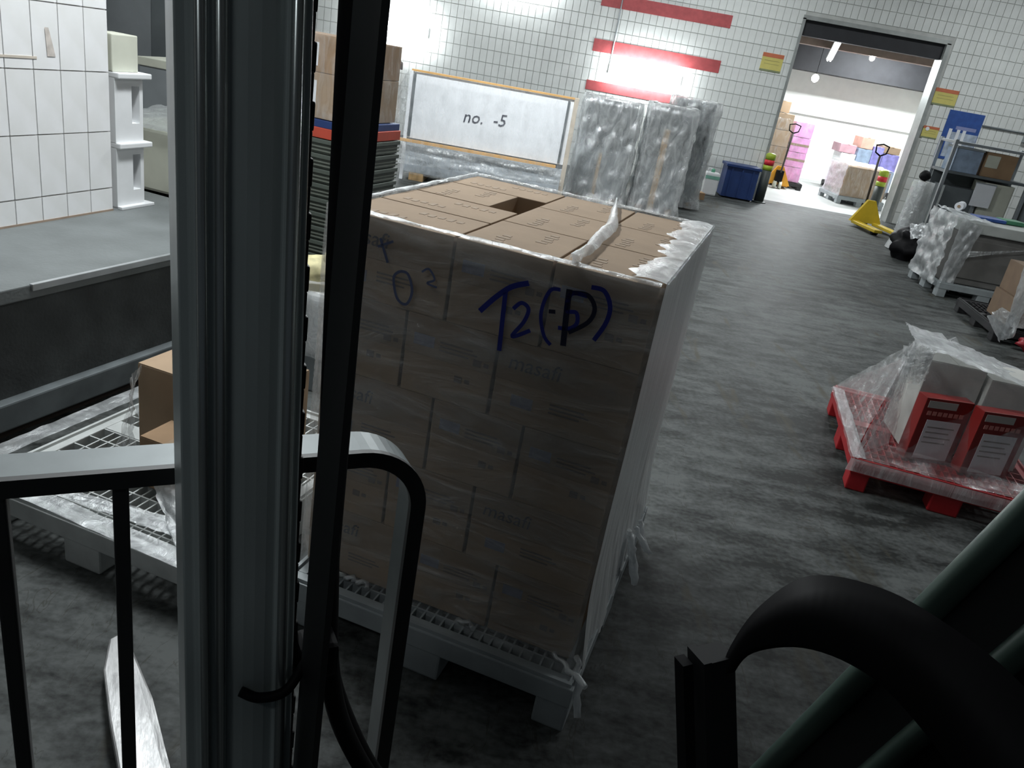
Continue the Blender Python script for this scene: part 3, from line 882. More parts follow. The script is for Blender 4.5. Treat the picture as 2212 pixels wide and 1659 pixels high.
FS = thing('loose_film', (-1.42, 2.6, 0.17), 'crumpled clear film draped from the boxes onto the gridded pallet', 'film', A16)
crinkle_sheet([(0.13, -0.03, 0.025), (0.58, -0.385, 0.022), (0.64, -0.33, 0.05), (0.24, -0.02, 0.10)], 30, 10, 0.018, 1.0).build('film_fold', F_dense, FS)
crinkle_sheet([(-0.06, -0.345, 0.022), (0.52, -0.315, 0.022), (0.48, -0.235, 0.03), (0.02, -0.30, 0.03)], 30, 8, 0.008, 2.0).build('film_band', F_white, FS)
crinkle_sheet([(-0.27, 0.33, 0.022), (0.11, 0.03, 0.025), (0.15, 0.03, 0.05), (-0.23, 0.34, 0.04)], 30, 5, 0.008, 12.0).build('film_band', F_dense, FS)
crinkle_sheet([(-0.36, -0.40, 0.02), (0.70, -0.44, 0.02), (0.70, -0.36, 0.025), (-0.36, -0.34, 0.025)], 40, 6, 0.006, 3.0).build('film_edge', F_white, FS)
crinkle_sheet([(-0.40, -0.34, 0.02), (-0.40, 0.66, 0.02), (-0.30, 0.66, 0.025), (-0.32, -0.30, 0.025)], 40, 6, 0.006, 5.0).build('film_edge', F_white, FS)
crinkle_sheet([(0.0, 0.09, 0.375), (0.06, -0.03, 0.375), (0.10, -0.05, 0.10), (-0.03, -0.03, 0.02)], 12, 16, 0.012, 6.0).build('film_fold', F_mid, FS)

# stacked crates and parcels behind the mast
WB = thing('wrapped_parcel', (-1.08, 4.05, 0), 'bright white parcel in film standing behind the gridded pallet', 'parcel', A16)
MB().b2(-0.25, 0.22, -0.2, 0.2, 0.0, 0.20, 0.01).build('base_box', M_cab_dk, WB)
MB().b2(-0.24, 0.21, -0.19, 0.19, 0.20, 0.54, 0.03).build('parcel_body', M_white, WB)
film_wrap(0.45, 0.38, 0.36, 0.20, amp=0.02, seed=2.0, nu=48, nv=16).build('film', F_dense, WB)
YB = thing('yellow_bag', (-1.10, 4.02, 0.575), 'lumpy pale yellow bag lying on the bright white parcel', 'bag', 0.3)
def blob(r, seed, sq=(1, 1, 1), amp=0.25):
    def fn(u, v):
        a, b_ = 2 * math.pi * u, math.pi * (v - 0.5) * 0.998
        n = Vector((math.cos(b_) * math.cos(a), math.cos(b_) * math.sin(a), math.sin(b_)))
        k = r * (1 + amp * nz(n.x * 2 + seed, n.y * 2, n.z * 2))
        return (n.x * k * sq[0], n.y * k * sq[1], n.z * k * sq[2])
    return fn
MB().grid(blob(0.12, 4.0, (1.3, 1.0, 0.55)), 20, 14, closed_u=True).build('bag_body', M_yellowish, YB, (0, 0, 0.06))
MB().grid(blob(0.05, 6.0, (1, 1, 0.8)), 14, 10, closed_u=True).build('bag_knot', M_yellowish, YB, (0.05, -0.03, 0.13))
CP = pallet('black pallet under the olive crates behind the mast', (-2.25, 5.85, 0), A16, M_pal_blk, w=0.9, d=0.9, h=0.12, pitch=0.09)
for k in range(9):
    cxk, cyk = e16((-2.25, 5.85), 0.44, 0.42)
    t = thing('plastic_crate', (cxk, cyk, 0.132 + 0.104 * k), ['bottom', 'second', 'third', 'fourth', 'fifth', 'sixth', 'seventh', 'eighth', 'topmost'][k] + ' olive ribbed plastic crate in the stack behind the mast', 'crate', A16, 'olive crates stacked behind the mast')
    MB().b2(-0.40, 0.40, -0.38, 0.38, 0.0, 0.085, 0.004).build('crate_body', M_crate, t)
    MB().b2(-0.415, 0.415, -0.395, 0.395, 0.07, 0.10, 0.004).build('rim', M_crate, t)
    rb = MB()
    for q in range(2):
        rb.b2(-0.41, 0.41, -0.39, 0.39, 0.016 + q * 0.026, 0.026 + q * 0.026)
    rb.build('rib', mat('crate_rib', (0.14, 0.155, 0.13), rough=0.5), t)
cxk, cyk = e16((-2.25, 5.85), 0.44, 0.42)
tb = thing('slip_tray', (cxk, cyk, 1.07), 'red and blue tray on the topmost olive crate', 'tray', A16)
MB().b2(-0.41, 0.41, -0.39, 0.39, 0, 0.07, 0.004).build('red_rim', mat('tray_red', (0.50, 0.07, 0.04), rough=0.5), tb)
MB().b2(-0.40, 0.40, -0.38, 0.38, 0.07, 0.12, 0.004).build('blue_liner', M_blue, tb)
for q, (zz, hh) in enumerate(((1.195, 0.30), (1.50, 0.24))):
    t = plain_box('cardboard_box', (cxk, cyk, zz), (0.74, 0.70, hh), A16, M_card if q == 0 else M_card_dk, ['kraft box standing on the red and blue tray', 'brown labelled box on top of the crate stack'][q], tape=False)
    MB().b2(0.02, 0.10, -0.352, -0.350, 0.04, hh - 0.05).build('label', M_paper, t)
    MB().b2(-0.14, -0.04, -0.352, -0.350, 0.05, hh - 0.06).build('label', M_printpale, t)
t = thing('film_cover', (cxk, cyk, 1.20), 'clear film round the two boxes above the olive crates', 'film', A16)
film_wrap(0.76, 0.72, 0.56, 0.0, amp=0.02, seed=8.0, nu=60, nv=18).build('film_sheet', F_clear, t)

# ------------------------------------------------------------------ wrapped goods before the end wall
PC = thing('panel_crate', (-2.02, 11.0, 0), 'long timber-edged crate with white marked panel and grey lower panel', 'crate')
MB().b2(0.02, 2.18, 0.02, 0.10, 0.56, 1.40).build('white_panel', M_whitepanel, PC)
MB().b2(0.0, 2.2, 0.06, 0.75, 0.10, 0.50, 0.01).build('lower_cabinet', M_greypanel, PC)
MB().b2(0.02, 2.18, 0.10, 0.70, 0.50, 0.56).build('deck_board', M_greypanel, PC)
MB().b2(-0.33, 2.08, -0.03, 0.0, 0.505, 0.545, 0.004).build('timber_rail', M_woodor, PC)
MB().b2(0.0, 2.22, -0.01, 0.05, 1.405, 1.43, 0.004).build('timber_rail', M_woodor, PC)
MB().b2(-0.02, 0.025, -0.02, 0.05, 0.0, 1.41, 0.004).build('corner_post', M_whitepanel, PC)
MB().b2(2.17, 2.23, -0.03, 0.06, 0.0, 1.43, 0.004).build('corner_post', mat('pale_timber', (0.62, 0.54, 0.44), rough=0.7), PC)
MB().b2(0.035, 0.065, -0.01, 0.02, 0.58, 1.38).build('gasket', M_cab_dk, PC)
MB().b2(2.09, 2.12, -0.01, 0.02, 0.58, 1.38).build('gasket', M_cab_dk, PC)
for xk in (0.2, 2.0):
    MB().b2(xk - 0.1, xk + 0.1, 0.05, 0.7, 0, 0.10).build('skid', M_wood, PC)
put_text('no.  -5', 0.22, M_inkdk, PC, (1.03, 0.012, 0.965), name='marker_lettering', shear=0.2, ry=R(-3))
t = PC; FO = (1.10, 0.36, 0)
film_wrap(2.36, 0.84, 1.30, 0.10, amp=0.035, seed=5.0, nu=120, nv=30, off=0.02).build('film_wrap', F_clear, t, FO)
crinkle_sheet([(-1.45, -0.50, 0.52), (1.05, -0.50, 0.50), (1.1, -0.47, 0.30), (-1.3, -0.47, 0.22)], 60, 10, 0.05, 9.0).build('film_fold', F_mid, t, FO)
crinkle_sheet([(-1.35, -0.3, 1.0), (-1.12, -0.46, 1.42), (-1.12, -0.44, 0.9), (-1.4, -0.4, 0.55)], 14, 14, 0.04, 4.0).build('film_fold', F_mid, t, FO)

def cabinet_wrapped(name, loc, w, d, h, label, mt, seed, strap=None, rz=0.0, flabel=''):
    t = thing(name, loc, label, 'cabinet', rz)
    MB().b2(-w / 2, w / 2, -d / 2, d / 2, 0.10, h, 0.012).build('body', mt, t)
    MB().b2(-w / 2 + 0.03, w / 2 - 0.03, -d / 2 - 0.012, -d / 2, 0.16, h * 0.52, 0.004).build('door', M_cab, t)
    MB().b2(-w / 2 + 0.03, w / 2 - 0.03, -d / 2 - 0.012, -d / 2, h * 0.55, h - 0.06, 0.004).build('door', M_cab_dk, t)
    MB().b2(w / 2 - 0.08, w / 2 - 0.06, -d / 2 - 0.035, -d / 2 - 0.012, h * 0.6, h * 0.8, 0.004).build('handle', M_chain, t)
    for sx in (-1, 1):
        MB().b2(sx * (w / 2 - 0.06) - 0.05, sx * (w / 2 - 0.06) + 0.05, -d / 2, d / 2, 0, 0.10).build('skid', M_card_dk, t)
    if strap:
        for (xs, ws, z0, z1) in strap:
            MB().b2(xs - ws / 2, xs + ws / 2, -d / 2 - 0.05, -d / 2 - 0.035, z0, z1, 0.003).build('timber_batten', M_wood, t)
    f = t
    film_wrap(w + 0.04, d + 0.08, h + 0.02, 0.02, amp=0.05, seed=seed, nu=90, nv=36, off=0.035, top_in=0.15, flare=0.05).build('film_wrap', F_cab, f)
    return t
cabinet_wrapped('steel_cabinet', (0.72, 12.2, 0), 0.72, 0.6, 1.45, 'grey steel cabinet with a thin tan batten next to the panel crate', M_cab, 11.0, strap=[(-0.05, 0.05, 0.05, 0.72)], flabel='shiny crumpled film round the steel cabinet next to the panel crate')
cabinet_wrapped('steel_cabinet', (1.60, 12.2, 0), 0.56, 0.6, 1.50, 'dark grey steel cabinet with a wide tan batten at the aisle end', M_cab_dk, 12.0, strap=[(-0.06, 0.09, 0.03, 1.2)], flabel='shiny crumpled film round the cabinet with the wide tan batten')
cabinet_wrapped('steel_cabinet', (2.05, 13.3, 0), 0.6, 0.6, 1.62, 'narrow grey steel cabinet standing furthest along toward the blue bin', M_cab, 13.0, flabel='crumpled film round the narrow cabinet toward the blue bin')
HK = thing('hand_hook_rail', (-2.32, 11.3, 0), 'dark bent rail with hook standing at the end of the panel crate', 'rail')
MB().tube([(0, 0, 0), (0.0, 0, 1.46), (0.05, 0, 1.50), (0.10, 0, 1.46), (0.10, 0, 1.38)], 0.018, 8).build('bent_bar', M_handle, HK)
MB().b2(-0.12, 0.12, -0.12, 0.12, 0, 0.03, 0.004).build('foot_plate', M_handle, HK)

BB = thing('blue_bin', (3.53, 15.50, 0), 'dark blue rectangular plastic bin against the tiles beside a banded bollard', 'bin')
MB().sweep([(-0.30, -0.22), (0.30, -0.22), (0.30, 0.22), (-0.30, 0.22)], (0, 0, 0.03), (0, 0, 0.60)).build('bin_body', M_blue, BB)
MB().b2(-0.33, 0.33, -0.25, 0.25, 0.57, 0.62, 0.01).build('rim', M_blue, BB)
for xk in (-0.2, 0.0, 0.2):
    MB().b2(xk - 0.012, xk + 0.012, -0.235, -0.22, 0.05, 0.57).build('rib', M_blue, BB)
for xk in (-0.24, 0.24):
    MB().lathe([(0.03, 0.0), (0.04, 0.02), (0.03, 0.04)], 10, (xk, -0.18, 0)).build('castor', M_black, BB)
JC = thing('jerrycan', (2.98, 15.25, 0), 'white jerrycan with green cap standing left of the blue bin', 'can')
MB().b2(-0.13, 0.13, -0.10, 0.10, 0, 0.42, 0.03).build('can_body', M_white, JC)
MB().lathe([(0.035, 0.42), (0.035, 0.47), (0.02, 0.48)], 12).build('cap', mat('green_cap', (0.10, 0.35, 0.22), rough=0.5), JC)
MB().tube([(-0.09, 0, 0.41), (-0.08, 0, 0.48), (-0.03, 0, 0.48), (-0.02, 0, 0.42)], 0.012, 8).build('handle', M_white, JC)
MB().b2(-0.132, 0.132, -0.103, -0.10, 0.30, 0.36).build('label_band', mat('green_band', (0.22, 0.45, 0.36), rough=0.5), JC)
SB = plain_box('cardboard_box', (2.62, 14.45, 0), (0.26, 0.24, 0.12), 0.2, M_card_dk, 'small brown box on the floor near the white jerrycan')

def bollard(loc, label):
    t = thing('bollard', loc, label, 'bollard', group='banded bollards at the doorway')
    MB().lathe([(0.09, 0.0), (0.09, 0.60)], 18).build('post', M_bol, t)
    MB().lathe([(0.093, 0.60), (0.093, 0.69)], 18).build('lime_band', M_bol_g, t)
    MB().lathe([(0.093, 0.69), (0.093, 0.79)], 18).build('red_band', M_bol_r, t)
    MB().lathe([(0.093, 0.79), (0.093, 0.88), (0.07, 0.905), (0.02, 0.915)], 18).build('lime_cap', M_bol_g, t)
    MB().lathe([(0.14, 0.0), (0.14, 0.015), (0.10, 0.02)], 18).build('base_flange', M_bol, t)
bollard((4.02, 15.55, 0), 'dark bollard with lime and red bands beside the blue bin')
bollard((6.62, 15.10, 0), 'dark bollard with lime and red bands beside the grey wrapped bundle')
bollard((6.55, 16.55, 0), 'dark bollard with lime and red bands just inside the far room')

# signs on the end wall
def sign(loc, w, h, label, kind='yellow'):
    t = thing('wall_sign', loc, label, 'sign')
    MB().b2(-w / 2, w / 2, -0.006, 0, -h / 2, h / 2, 0.002).build('plate', M_sign_y, t)
    MB().b2(-w / 2, w / 2, -0.008, -0.006, h * 0.28, h / 2).build('red_header', M_sign_r, t)
    MB().b2(-w / 2, w / 2, -0.008, -0.006, -h / 2, -h * 0.40).build('green_footer', M_sign_g, t)
    for q in range(2):
        MB().b2(-w * 0.35, w * 0.35, -0.0075, -0.006, h * 0.08 - q * h * 0.18, h * 0.11 - q * h * 0.18).build('text_line', mat('olive_print', (0.40, 0.36, 0.13), rough=0.6), t)
    return t
sign((3.66, YW - 0.001, 2.44), 0.39, 0.31, 'yellow wall sign with red header on the tiles left of the doorway')
sign((6.93, YW - 0.001, 2.38), 0.43, 0.29, 'yellow wall sign with red header above the blue poster')
t = sign((6.88, YW - 0.001, 1.75), 0.30, 0.21, 'smaller yellow sign with a white emblem on its red header')
MB().lathe([(0.035, 0.0), (0.035, 0.003)], 14).build('white_emblem', M_paper, t, (-0.07, -0.008, 0.055)).rotation_euler = (R(90), 0, 0)
PO = thing('wall_poster', (7.43, YW - 0.001, 1.78), 'blue poster with white figures hanging on the tiled wall', 'poster')
MB().b2(-0.33, 0.33, -0.008, 0, -0.45, 0.42, 0.002).build('sheet', M_poster, PO)
MB().b2(-0.22, 0.32, -0.010, -0.008, -0.40, 0.05).build('picture_panel', mat('poster_grey', (0.40, 0.46, 0.55), rough=0.5, var=0.3, scale=9), PO)
for q, xx in enumerate((-0.20, -0.05, 0.06)):
    MB().b2(xx - 0.03, xx + 0.03, -0.012, -0.010, -0.12 - 0.05 * q, 0.10).build('white_figure', M_paper, PO)
MB().b2(-0.12, 0.26, -0.010, -0.008, 0.10, 0.16).build('lettering_band', mat('poster_band', (0.25, 0.28, 0.5), rough=0.5), PO)

# ------------------------------------------------------------------ right-hand side goods
WBn = thing('wrapped_bundle', (5.62, 12.62, 0), 'upright grey film-wrapped bundle with a round black top near the bollard', 'bundle', R(-6))
MB().lathe([(0.12, 0.02), (0.13, 0.3), (0.13, 0.45), (0.11, 0.62), (0.125, 0.8), (0.11, 1.02), (0.07, 1.08)], 18).build('bundle_body', M_greybox, WBn)
MB().grid(blob(0.082, 2.0, (1, 1, 0.95), 0.12), 18, 12, closed_u=True).build('black_top', M_black, WBn, (-0.02, 0, 1.16))
def bund(u, v):
    a = 2 * math.pi * u
    r_ = 0.15 + 0.02 * abs(nz(u * 20, v * 3, 1.0)) + 0.03 * (1 - v) + (0.05 * (1 - v / 0.2) if v < 0.2 else 0)
    return (r_ * math.cos(a), r_ * math.sin(a), 0.02 + 1.06 * v)
MB().grid(bund, 40, 20, closed_u=True).build('film', F_dense, WBn)
JK = thing('black_bag', (5.42, 11.85, 0), 'crumpled black bag on the floor with scraps of film', 'bag', 0.4)
MB().grid(blob(0.26, 9.0, (0.95, 1.1, 0.95), 0.5), 28, 20, closed_u=True).build('bag_body', M_black, JK, (0, 0, 0.22))
crinkle_sheet([(-0.28, -0.2, 0.34), (0.0, -0.26, 0.42), (0.1, -0.1, 0.58), (-0.18, 0.0, 0.52)], 12, 10, 0.04, 2.0).build('film_scrap', F_dense, JK)
crinkle_sheet([(-0.10, -0.42, 0.02), (0.12, -0.45, 0.02), (0.16, -0.28, 0.10), (-0.05, -0.25, 0.06)], 12, 10, 0.03, 6.0).build('film_scrap', F_dense, JK)

RK = thing('storage_rack', (6.05, 13.0, 0), 'grey steel storage rack loaded with boxes by the end wall', 'rack', R(-4))
for (x, y) in ((0, 0), (1.25, 0), (0, 0.6), (1.25, 0.6)):
    MB().b2(x - 0.025, x + 0.025, y - 0.025, y + 0.025, 0, 1.74, 0.003).build('upright', M_cab, RK)
for z in (0.40, 1.26, 1.70):
    MB().b2(-0.02, 1.27, -0.02, 0.62, z - 0.02, z + 0.02, 0.003).build('shelf', M_cab_dk if z < 1.6 else M_cab, RK)
MB().b2(0.03, 1.22, 0.56, 0.58, 0.42, 1.24).build('back_sheet', M_cab_dk, RK)
def rbox(x0, x1, y0, y1, z0, z1, mt, name, label, cat='box'):
    t = thing(name, (6.05, 13.0, 0), label, cat, R(-4))
    MB().b2(x0, x1, y0, y1, z0, z1, 0.006).build('body', mt, t)
    return t
t = rbox(0.06, 0.46, 0.02, 0.4, 1.281, 1.62, M_slate, 'storage_tub', 'slate grey tub on the top shelf of the storage rack', 'tub')
MB().b2(0.05, 0.47, 0.01, 0.41, 1.62, 1.65, 0.006).build('rim', M_cab, t)
t = rbox(0.52, 0.98, 0.02, 0.42, 1.281, 1.64, M_card_dk, 'cardboard_box', 'brown box on the top shelf of the storage rack')
MB().b2(0.53, 0.72, 0.012, 0.02, 1.42, 1.60).build('label', M_cream, t)
t = rbox(0.08, 0.62, 0.03, 0.5, 0.421, 1.05, M_cab_dk, 'tool_case', 'dark tool case with a white sheet on the lower shelf of the rack', 'case')
MB().b2(0.56, 0.62, 0.02, 0.03, 0.5, 1.0).build('latch_strip', M_cab, t)
t = rbox(0.66, 1.10, 0.03, 0.5, 0.421, 1.20, M_cream, 'cream_cabinet', 'cream enamel cabinet on the lower shelf of the rack', 'cabinet')
MB().b2(0.68, 1.08, 0.015, 0.03, 0.44, 1.18, 0.003).build('door', M_cream, t)
PP = thing('paper_sheet', (6.68, 12.90, 0.83), 'white paper sheet hung on the front of the storage rack', 'paper', R(-4))
MB().b2(-0.15, 0.15, -0.004, 0.0, 0.0, 0.34, 0.001).build('sheet', M_paper, PP)
MB().b2(-0.16, 0.16, 0.0, 0.008, 0.32, 0.36, 0.001).build('clip_bar', M_cab, PP)
DP = thing('machine_housing', (7.75, 12.6, 0), 'dark machine housing with a pale corner post right of the storage rack', 'machine', R(-4))
MB().b2(-0.42, 0.6, -0.3, 0.4, 0, 1.25, 0.02).build('body', M_cab_dk, DP)
MB().b2(-0.05, 0.02, -0.34, -0.30, 0.5, 1.2, 0.006).build('corner_post', M_cream, DP)
MB().b2(-0.44, 0.62, -0.32, 0.42, 1.25, 1.29, 0.006).build('top_plate', M_cab, DP)
# conduit on the end wall, right
CD = thing('wall_conduit', (7.72, YW - 0.001, 2.02), 'thin dark conduit with a small grey box on the tiled wall beside the poster', 'conduit')
MB().tube([(0.05, -0.02, 0), (2.2, -0.02, 0)], 0.016, 8).build('pipe', M_cab_dk, CD)
MB().b2(0.85, 1.15, -0.08, 0, -0.16, 0.0, 0.006).build('junction_box', M_cab, CD)

# grey pallet with appliance
pallet('grey pallet carrying the film-wrapped steel appliance beyond the red pallet', (4.84, 9.52, 0), R(-3), M_pal, w=1.1, d=1.0)
AP = thing('steel_appliance', (5.42, 9.98, 0.17), 'low steel appliance with pale top and dark front on a grey pallet', 'appliance', R(-3))
MB().b2(-0.50, 0.62, -0.36, 0.40, 0.0, 0.62, 0.012).build('body', mat('appliance_front', (0.19, 0.185, 0.175), rough=0.55, metal=0.2, var=0.12), AP)
MB().b2(-0.52, 0.64, -0.40, 0.42, 0.62, 0.74, 0.012).build('top', mat('appliance_top', (0.42, 0.44, 0.42), rough=0.5, var=0.1), AP)
MB().b2(-0.44, 0.58, -0.375, -0.36, 0.08, 0.54, 0.004).build('front_panel', mat('appliance_panel', (0.17, 0.165, 0.155), rough=0.5, metal=0.2), AP)
for xk in (-0.40, 0.52):
    MB().b2(xk - 0.03, xk + 0.03, -0.38, -0.36, 0.56, 0.60, 0.003).build('hinge', M_cab, AP)
AF = AP
crinkle_sheet([(-0.56, -0.44, -0.02), (-0.40, -0.43, -0.10), (-0.30, -0.44, 0.70), (-0.56, -0.44, 0.78)], 14, 30, 0.03, 1.0).build('film_fold', F_dense, AF)
crinkle_sheet([(-0.62, -0.42, -0.05), (-0.60, 0.44, -0.05), (-0.57, 0.44, 0.78), (-0.60, -0.42, 0.78)], 24, 24, 0.05, 2.0).build('film_fold', F_dense, AF)
crinkle_sheet([(-0.56, -0.42, 0.765), (-0.15, -0.42, 0.77), (-0.28, 0.44, 0.78), (-0.56, 0.44, 0.80)], 20, 20, 0.02, 3.0).build('film_fold', F_dense, AF)
crinkle_sheet([(-0.45, -0.43, 0.30), (0.30, -0.43, 0.55), (0.66, -0.43, 0.62), (-0.40, -0.43, 0.40)], 20, 8, 0.015, 4.0).build('film_fold', F_mid, AF)
WR = thing('white_roll', (4.98, 10.02, 0.975), 'short white roll of film lying on top of the steel appliance', 'roll', 0.4)
MB().tube([(-0.02, 0, 0.05), (0.14, 0.1, 0.055)], 0.05, 14).build('roll_body', M_paper, WR)
MB().tube([(-0.03, -0.007, 0.05), (0.155, 0.107, 0.055)], 0.018, 10).build('core', M_card, WR)
BP = thing('blue_packet', (5.42, 10.1, 0.915), 'flat blue and green packet lying on top of the steel appliance', 'packet', 0.1)
MB().b2(-0.2, 0.15, -0.12, 0.12, 0.0, 0.04, 0.012).build('packet_body', M_poster, BP)
MB().b2(0.15, 0.42, -0.10, 0.12, 0.0, 0.05, 0.012).build('green_end', mat('packet_green', (0.06, 0.22, 0.12), rough=0.5), BP)

# wrapped cartons at the right edge
WP = pallet('black pallet under the wrapped brown cartons at the aisle edge', (4.62, 7.74, 0), R(-8), M_pal_blk, w=1.0, d=1.2, h=0.14, pitch=0.07)
for q, (x, z, w, h) in enumerate(((0.33, 0.155, 0.50, 0.27), (0.36, 0.43, 0.50, 0.30))):
    plain_box('cardboard_box', (4.62 + x + 0.12, 7.74 + 0.38, z), (w, 0.55, h), R(-8), mat('dull_brown_card', (0.19, 0.13, 0.085), rough=0.85), ['brown box at the foot of the wrapped pile on the black pallet', 'brown box on top of the wrapped pile on the black pallet'][q])
RBg = thing('red_bag', (4.95, 7.56, 0.0), 'dark red bag on the floor against the black pallet', 'bag', -0.1)
MB().grid(blob(0.12, 3.0, (1.5, 0.6, 0.7), 0.3), 22, 14, closed_u=True).build('bag_body', mat('dark_red_bag', (0.30, 0.02, 0.03), rough=0.35, var=0.3, scale=16), RBg, (0, 0, 0.08))
MB().tube([(-0.10, -0.02, 0.14), (-0.04, -0.03, 0.20), (0.04, -0.03, 0.19), (0.1, -0.02, 0.13)], 0.010, 7).build('handle', mat('dark_red_bag', (0.3, 0.02, 0.03)), RBg)
WF = thing('film_cover', (4.60, 7.70, 0.0), 'bunched white film down the corner of the wrapped brown cartons', 'film', R(-8))
crinkle_sheet([(0.06, -0.06, 0.05), (0.16, -0.05, 0.10), (0.20, 0.05, 0.82), (0.02, 0.02, 0.80)], 10, 34, 0.03, 1.0).build('film_fold', F_dense, WF)
crinkle_sheet([(0.06, -0.06, 0.03), (-0.16, -0.10, 0.26), (-0.02, 0.02, 0.36), (0.14, 0.0, 0.30)], 14, 14, 0.03, 5.0).build('film_fold', F_dense, WF)
crinkle_sheet([(0.10, -0.05, 0.20), (0.8, 0.0, 0.24), (0.8, 0.02, 0.80), (0.10, -0.03, 0.82)], 24, 20, 0.03, 3.0).build('film_fold', F_mid, WF)
crinkle_sheet([(0.28, -0.22, 0.02), (0.60, -0.30, 0.02), (0.62, -0.06, 0.10), (0.30, -0.04, 0.12)], 14, 10, 0.03, 8.0).build('film_tail', F_dense, WF)

# red pallet
rp = pallet('red plastic grid pallet with two red cartons under a film tent', (1.86, 3.83, 0), R(-12.5), M_pal_red, w=1.0, d=1.2, pitch=0.055)
def r12(u, v):
    a = R(-12.5)
    return 1.86 + math.cos(a) * u - math.sin(a) * v, 3.83 + math.sin(a) * u + math.cos(a) * v
def red_carton(u, label):
    x, y = r12(u, 0.30)
    t = thing('red_carton', (x, y, 0.172), label, 'carton', R(7), 'red and white cartons on the red pallet')
    w, d, h = 0.275, 0.085, 0.37
    MB().b2(-w / 2, w / 2, -d / 2, d / 2, 0, h, 0.004).build('carton_body', M_redbox, t)
    fp = MB().b2(-w / 2 + 0.045, w / 2 - 0.035, -d / 2 - 0.002, -d / 2, 0.015, 0.245).build('white_panel', M_paper, t)
    for q in range(4):
        MB().b2(-w / 2 + 0.06, w / 2 - 0.06 - 0.02 * (q % 2), -d / 2 - 0.003, -d / 2 - 0.002, 0.20 - 0.03 * q, 0.208 - 0.03 * q).build('text_line', M_textgrey, fp)
    MB().b2(-w / 2 + 0.02, w / 2 - 0.09, -d / 2 - 0.002, -d / 2, 0.315, 0.355).build('pale_badge', M_greybox, t)
    for q in range(7):
        MB().b2(-w / 2 + 0.03 + q * 0.031, -w / 2 + 0.052 + q * 0.031, -d / 2 - 0.002, -d / 2, 0.272, 0.295).build('header_letter', mat('pink_print', (0.62, 0.25, 0.22), rough=0.6), t)
    return t
red_carton(0.40, 'red carton with white front panel at the aisle end of the red pallet')
red_carton(0.685, 'red carton with white front panel next to its twin further along the red pallet')
for q, u in enumerate((0.42, 0.74)):
    x, y = r12(u, 0.60)
    plain_box('cardboard_box', (x, y, 0.17), (0.30, 0.34, 0.52 - 0.03 * q), R(-6), M_greybox, ['pale grey box behind the first red carton, under the film tent', 'pale grey box behind the second red carton, under the film tent'][q], tape=False)
RF = thing('film_tent', (*r12(0, 0), 0.17), 'clear film tent pulled over the red cartons and the red pallet', 'film', R(-12.5))
ap = (0.18, 0.42, 0.60)
a_fl, a_bl, a_f1, a_f2 = (-0.01, 0.02, 0.0), (-0.02, 1.15, 0.0), (0.22, 0.22, 0.02), (1.0, 0.0, 0.0)
def tri_sheet(p, q, r, mt, seed, amp=0.012, n=18, name='film_panel'):
    crinkle_sheet([p, q, Vector(r) + Vector((0.004, 0, 0)), r], n, n, amp, seed).build(name, mt, RF)
F_tent = film('tent_film', 0.24, 0.50, scale=(6, 6, 6), gloss=0.5, tint=(0.86, 0.87, 0.87))
tri_sheet(a_fl, a_bl, ap, F_tent, 1.0)
tri_sheet((-0.01, 0.0, 0.0), (0.20, 0.24, 0.03), ap, F_mid, 2.0, 0.016)
tri_sheet((0.05, 0.10, 0.02), (0.22, 0.26, 0.06), ap, F_tent, 12.0, 0.016)
crinkle_sheet([(0.20, 0.22, 0.04), (1.0, 0.10, 0.02), (1.0, 0.40, 0.46), (0.20, 0.40, 0.60)], 30, 20, 0.010, 3.0).build('film_panel', film('tent_front', 0.10, 0.26, scale=(5, 5, 5), gloss=0.6), RF)
crinkle_sheet([(0.18, 0.40, 0.60), (1.02, 0.38, 0.46), (1.02, 0.95, 0.44), (0.22, 0.95, 0.58)], 30, 20, 0.02, 4.0).build('film_panel', F_dense, RF)
tri_sheet(a_bl, (1.0, 1.15, 0.0), (0.5, 0.9, 0.57), F_tent, 5.0)
crinkle_sheet([(-0.03, -0.012, -0.055), (1.02, -0.014, -0.06), (1.02, -0.010, 0.012), (-0.02, -0.008, 0.016)], 50, 4, 0.004, 6.0).build('film_edge', F_white, RF)
crinkle_sheet([(-0.01, 0.02, 0.016), (1.0, 0.02, 0.016), (1.0, 0.20, 0.03), (0.2, 0.24, 0.05)], 40, 10, 0.008, 7.0).build('film_panel', F_tent, RF)
crinkle_sheet([(-0.012, 0.0, 0.02), (0.06, 0.02, 0.02), (0.05, 1.1, 0.02), (-0.02, 1.12, 0.02)], 8, 40, 0.008, 8.0).build('film_edge', F_white, RF)
# bunched knot of film at the tent peak
for q in range(5):
    a_ = 1.3 * q
    crinkle_sheet([(0.13 + 0.02 * math.cos(a_), 0.36, 0.62 - 0.02 * q), (0.27, 0.33 + 0.02 * math.sin(a_), 0.60), (0.25 + 0.02 * math.sin(a_), 0.31, 0.40 + 0.03 * q), (0.15, 0.32 + 0.02 * math.cos(a_), 0.38 + 0.02 * q)], 14, 14, 0.03, 20.0 + q).build('film_knot', F_mid, RF)

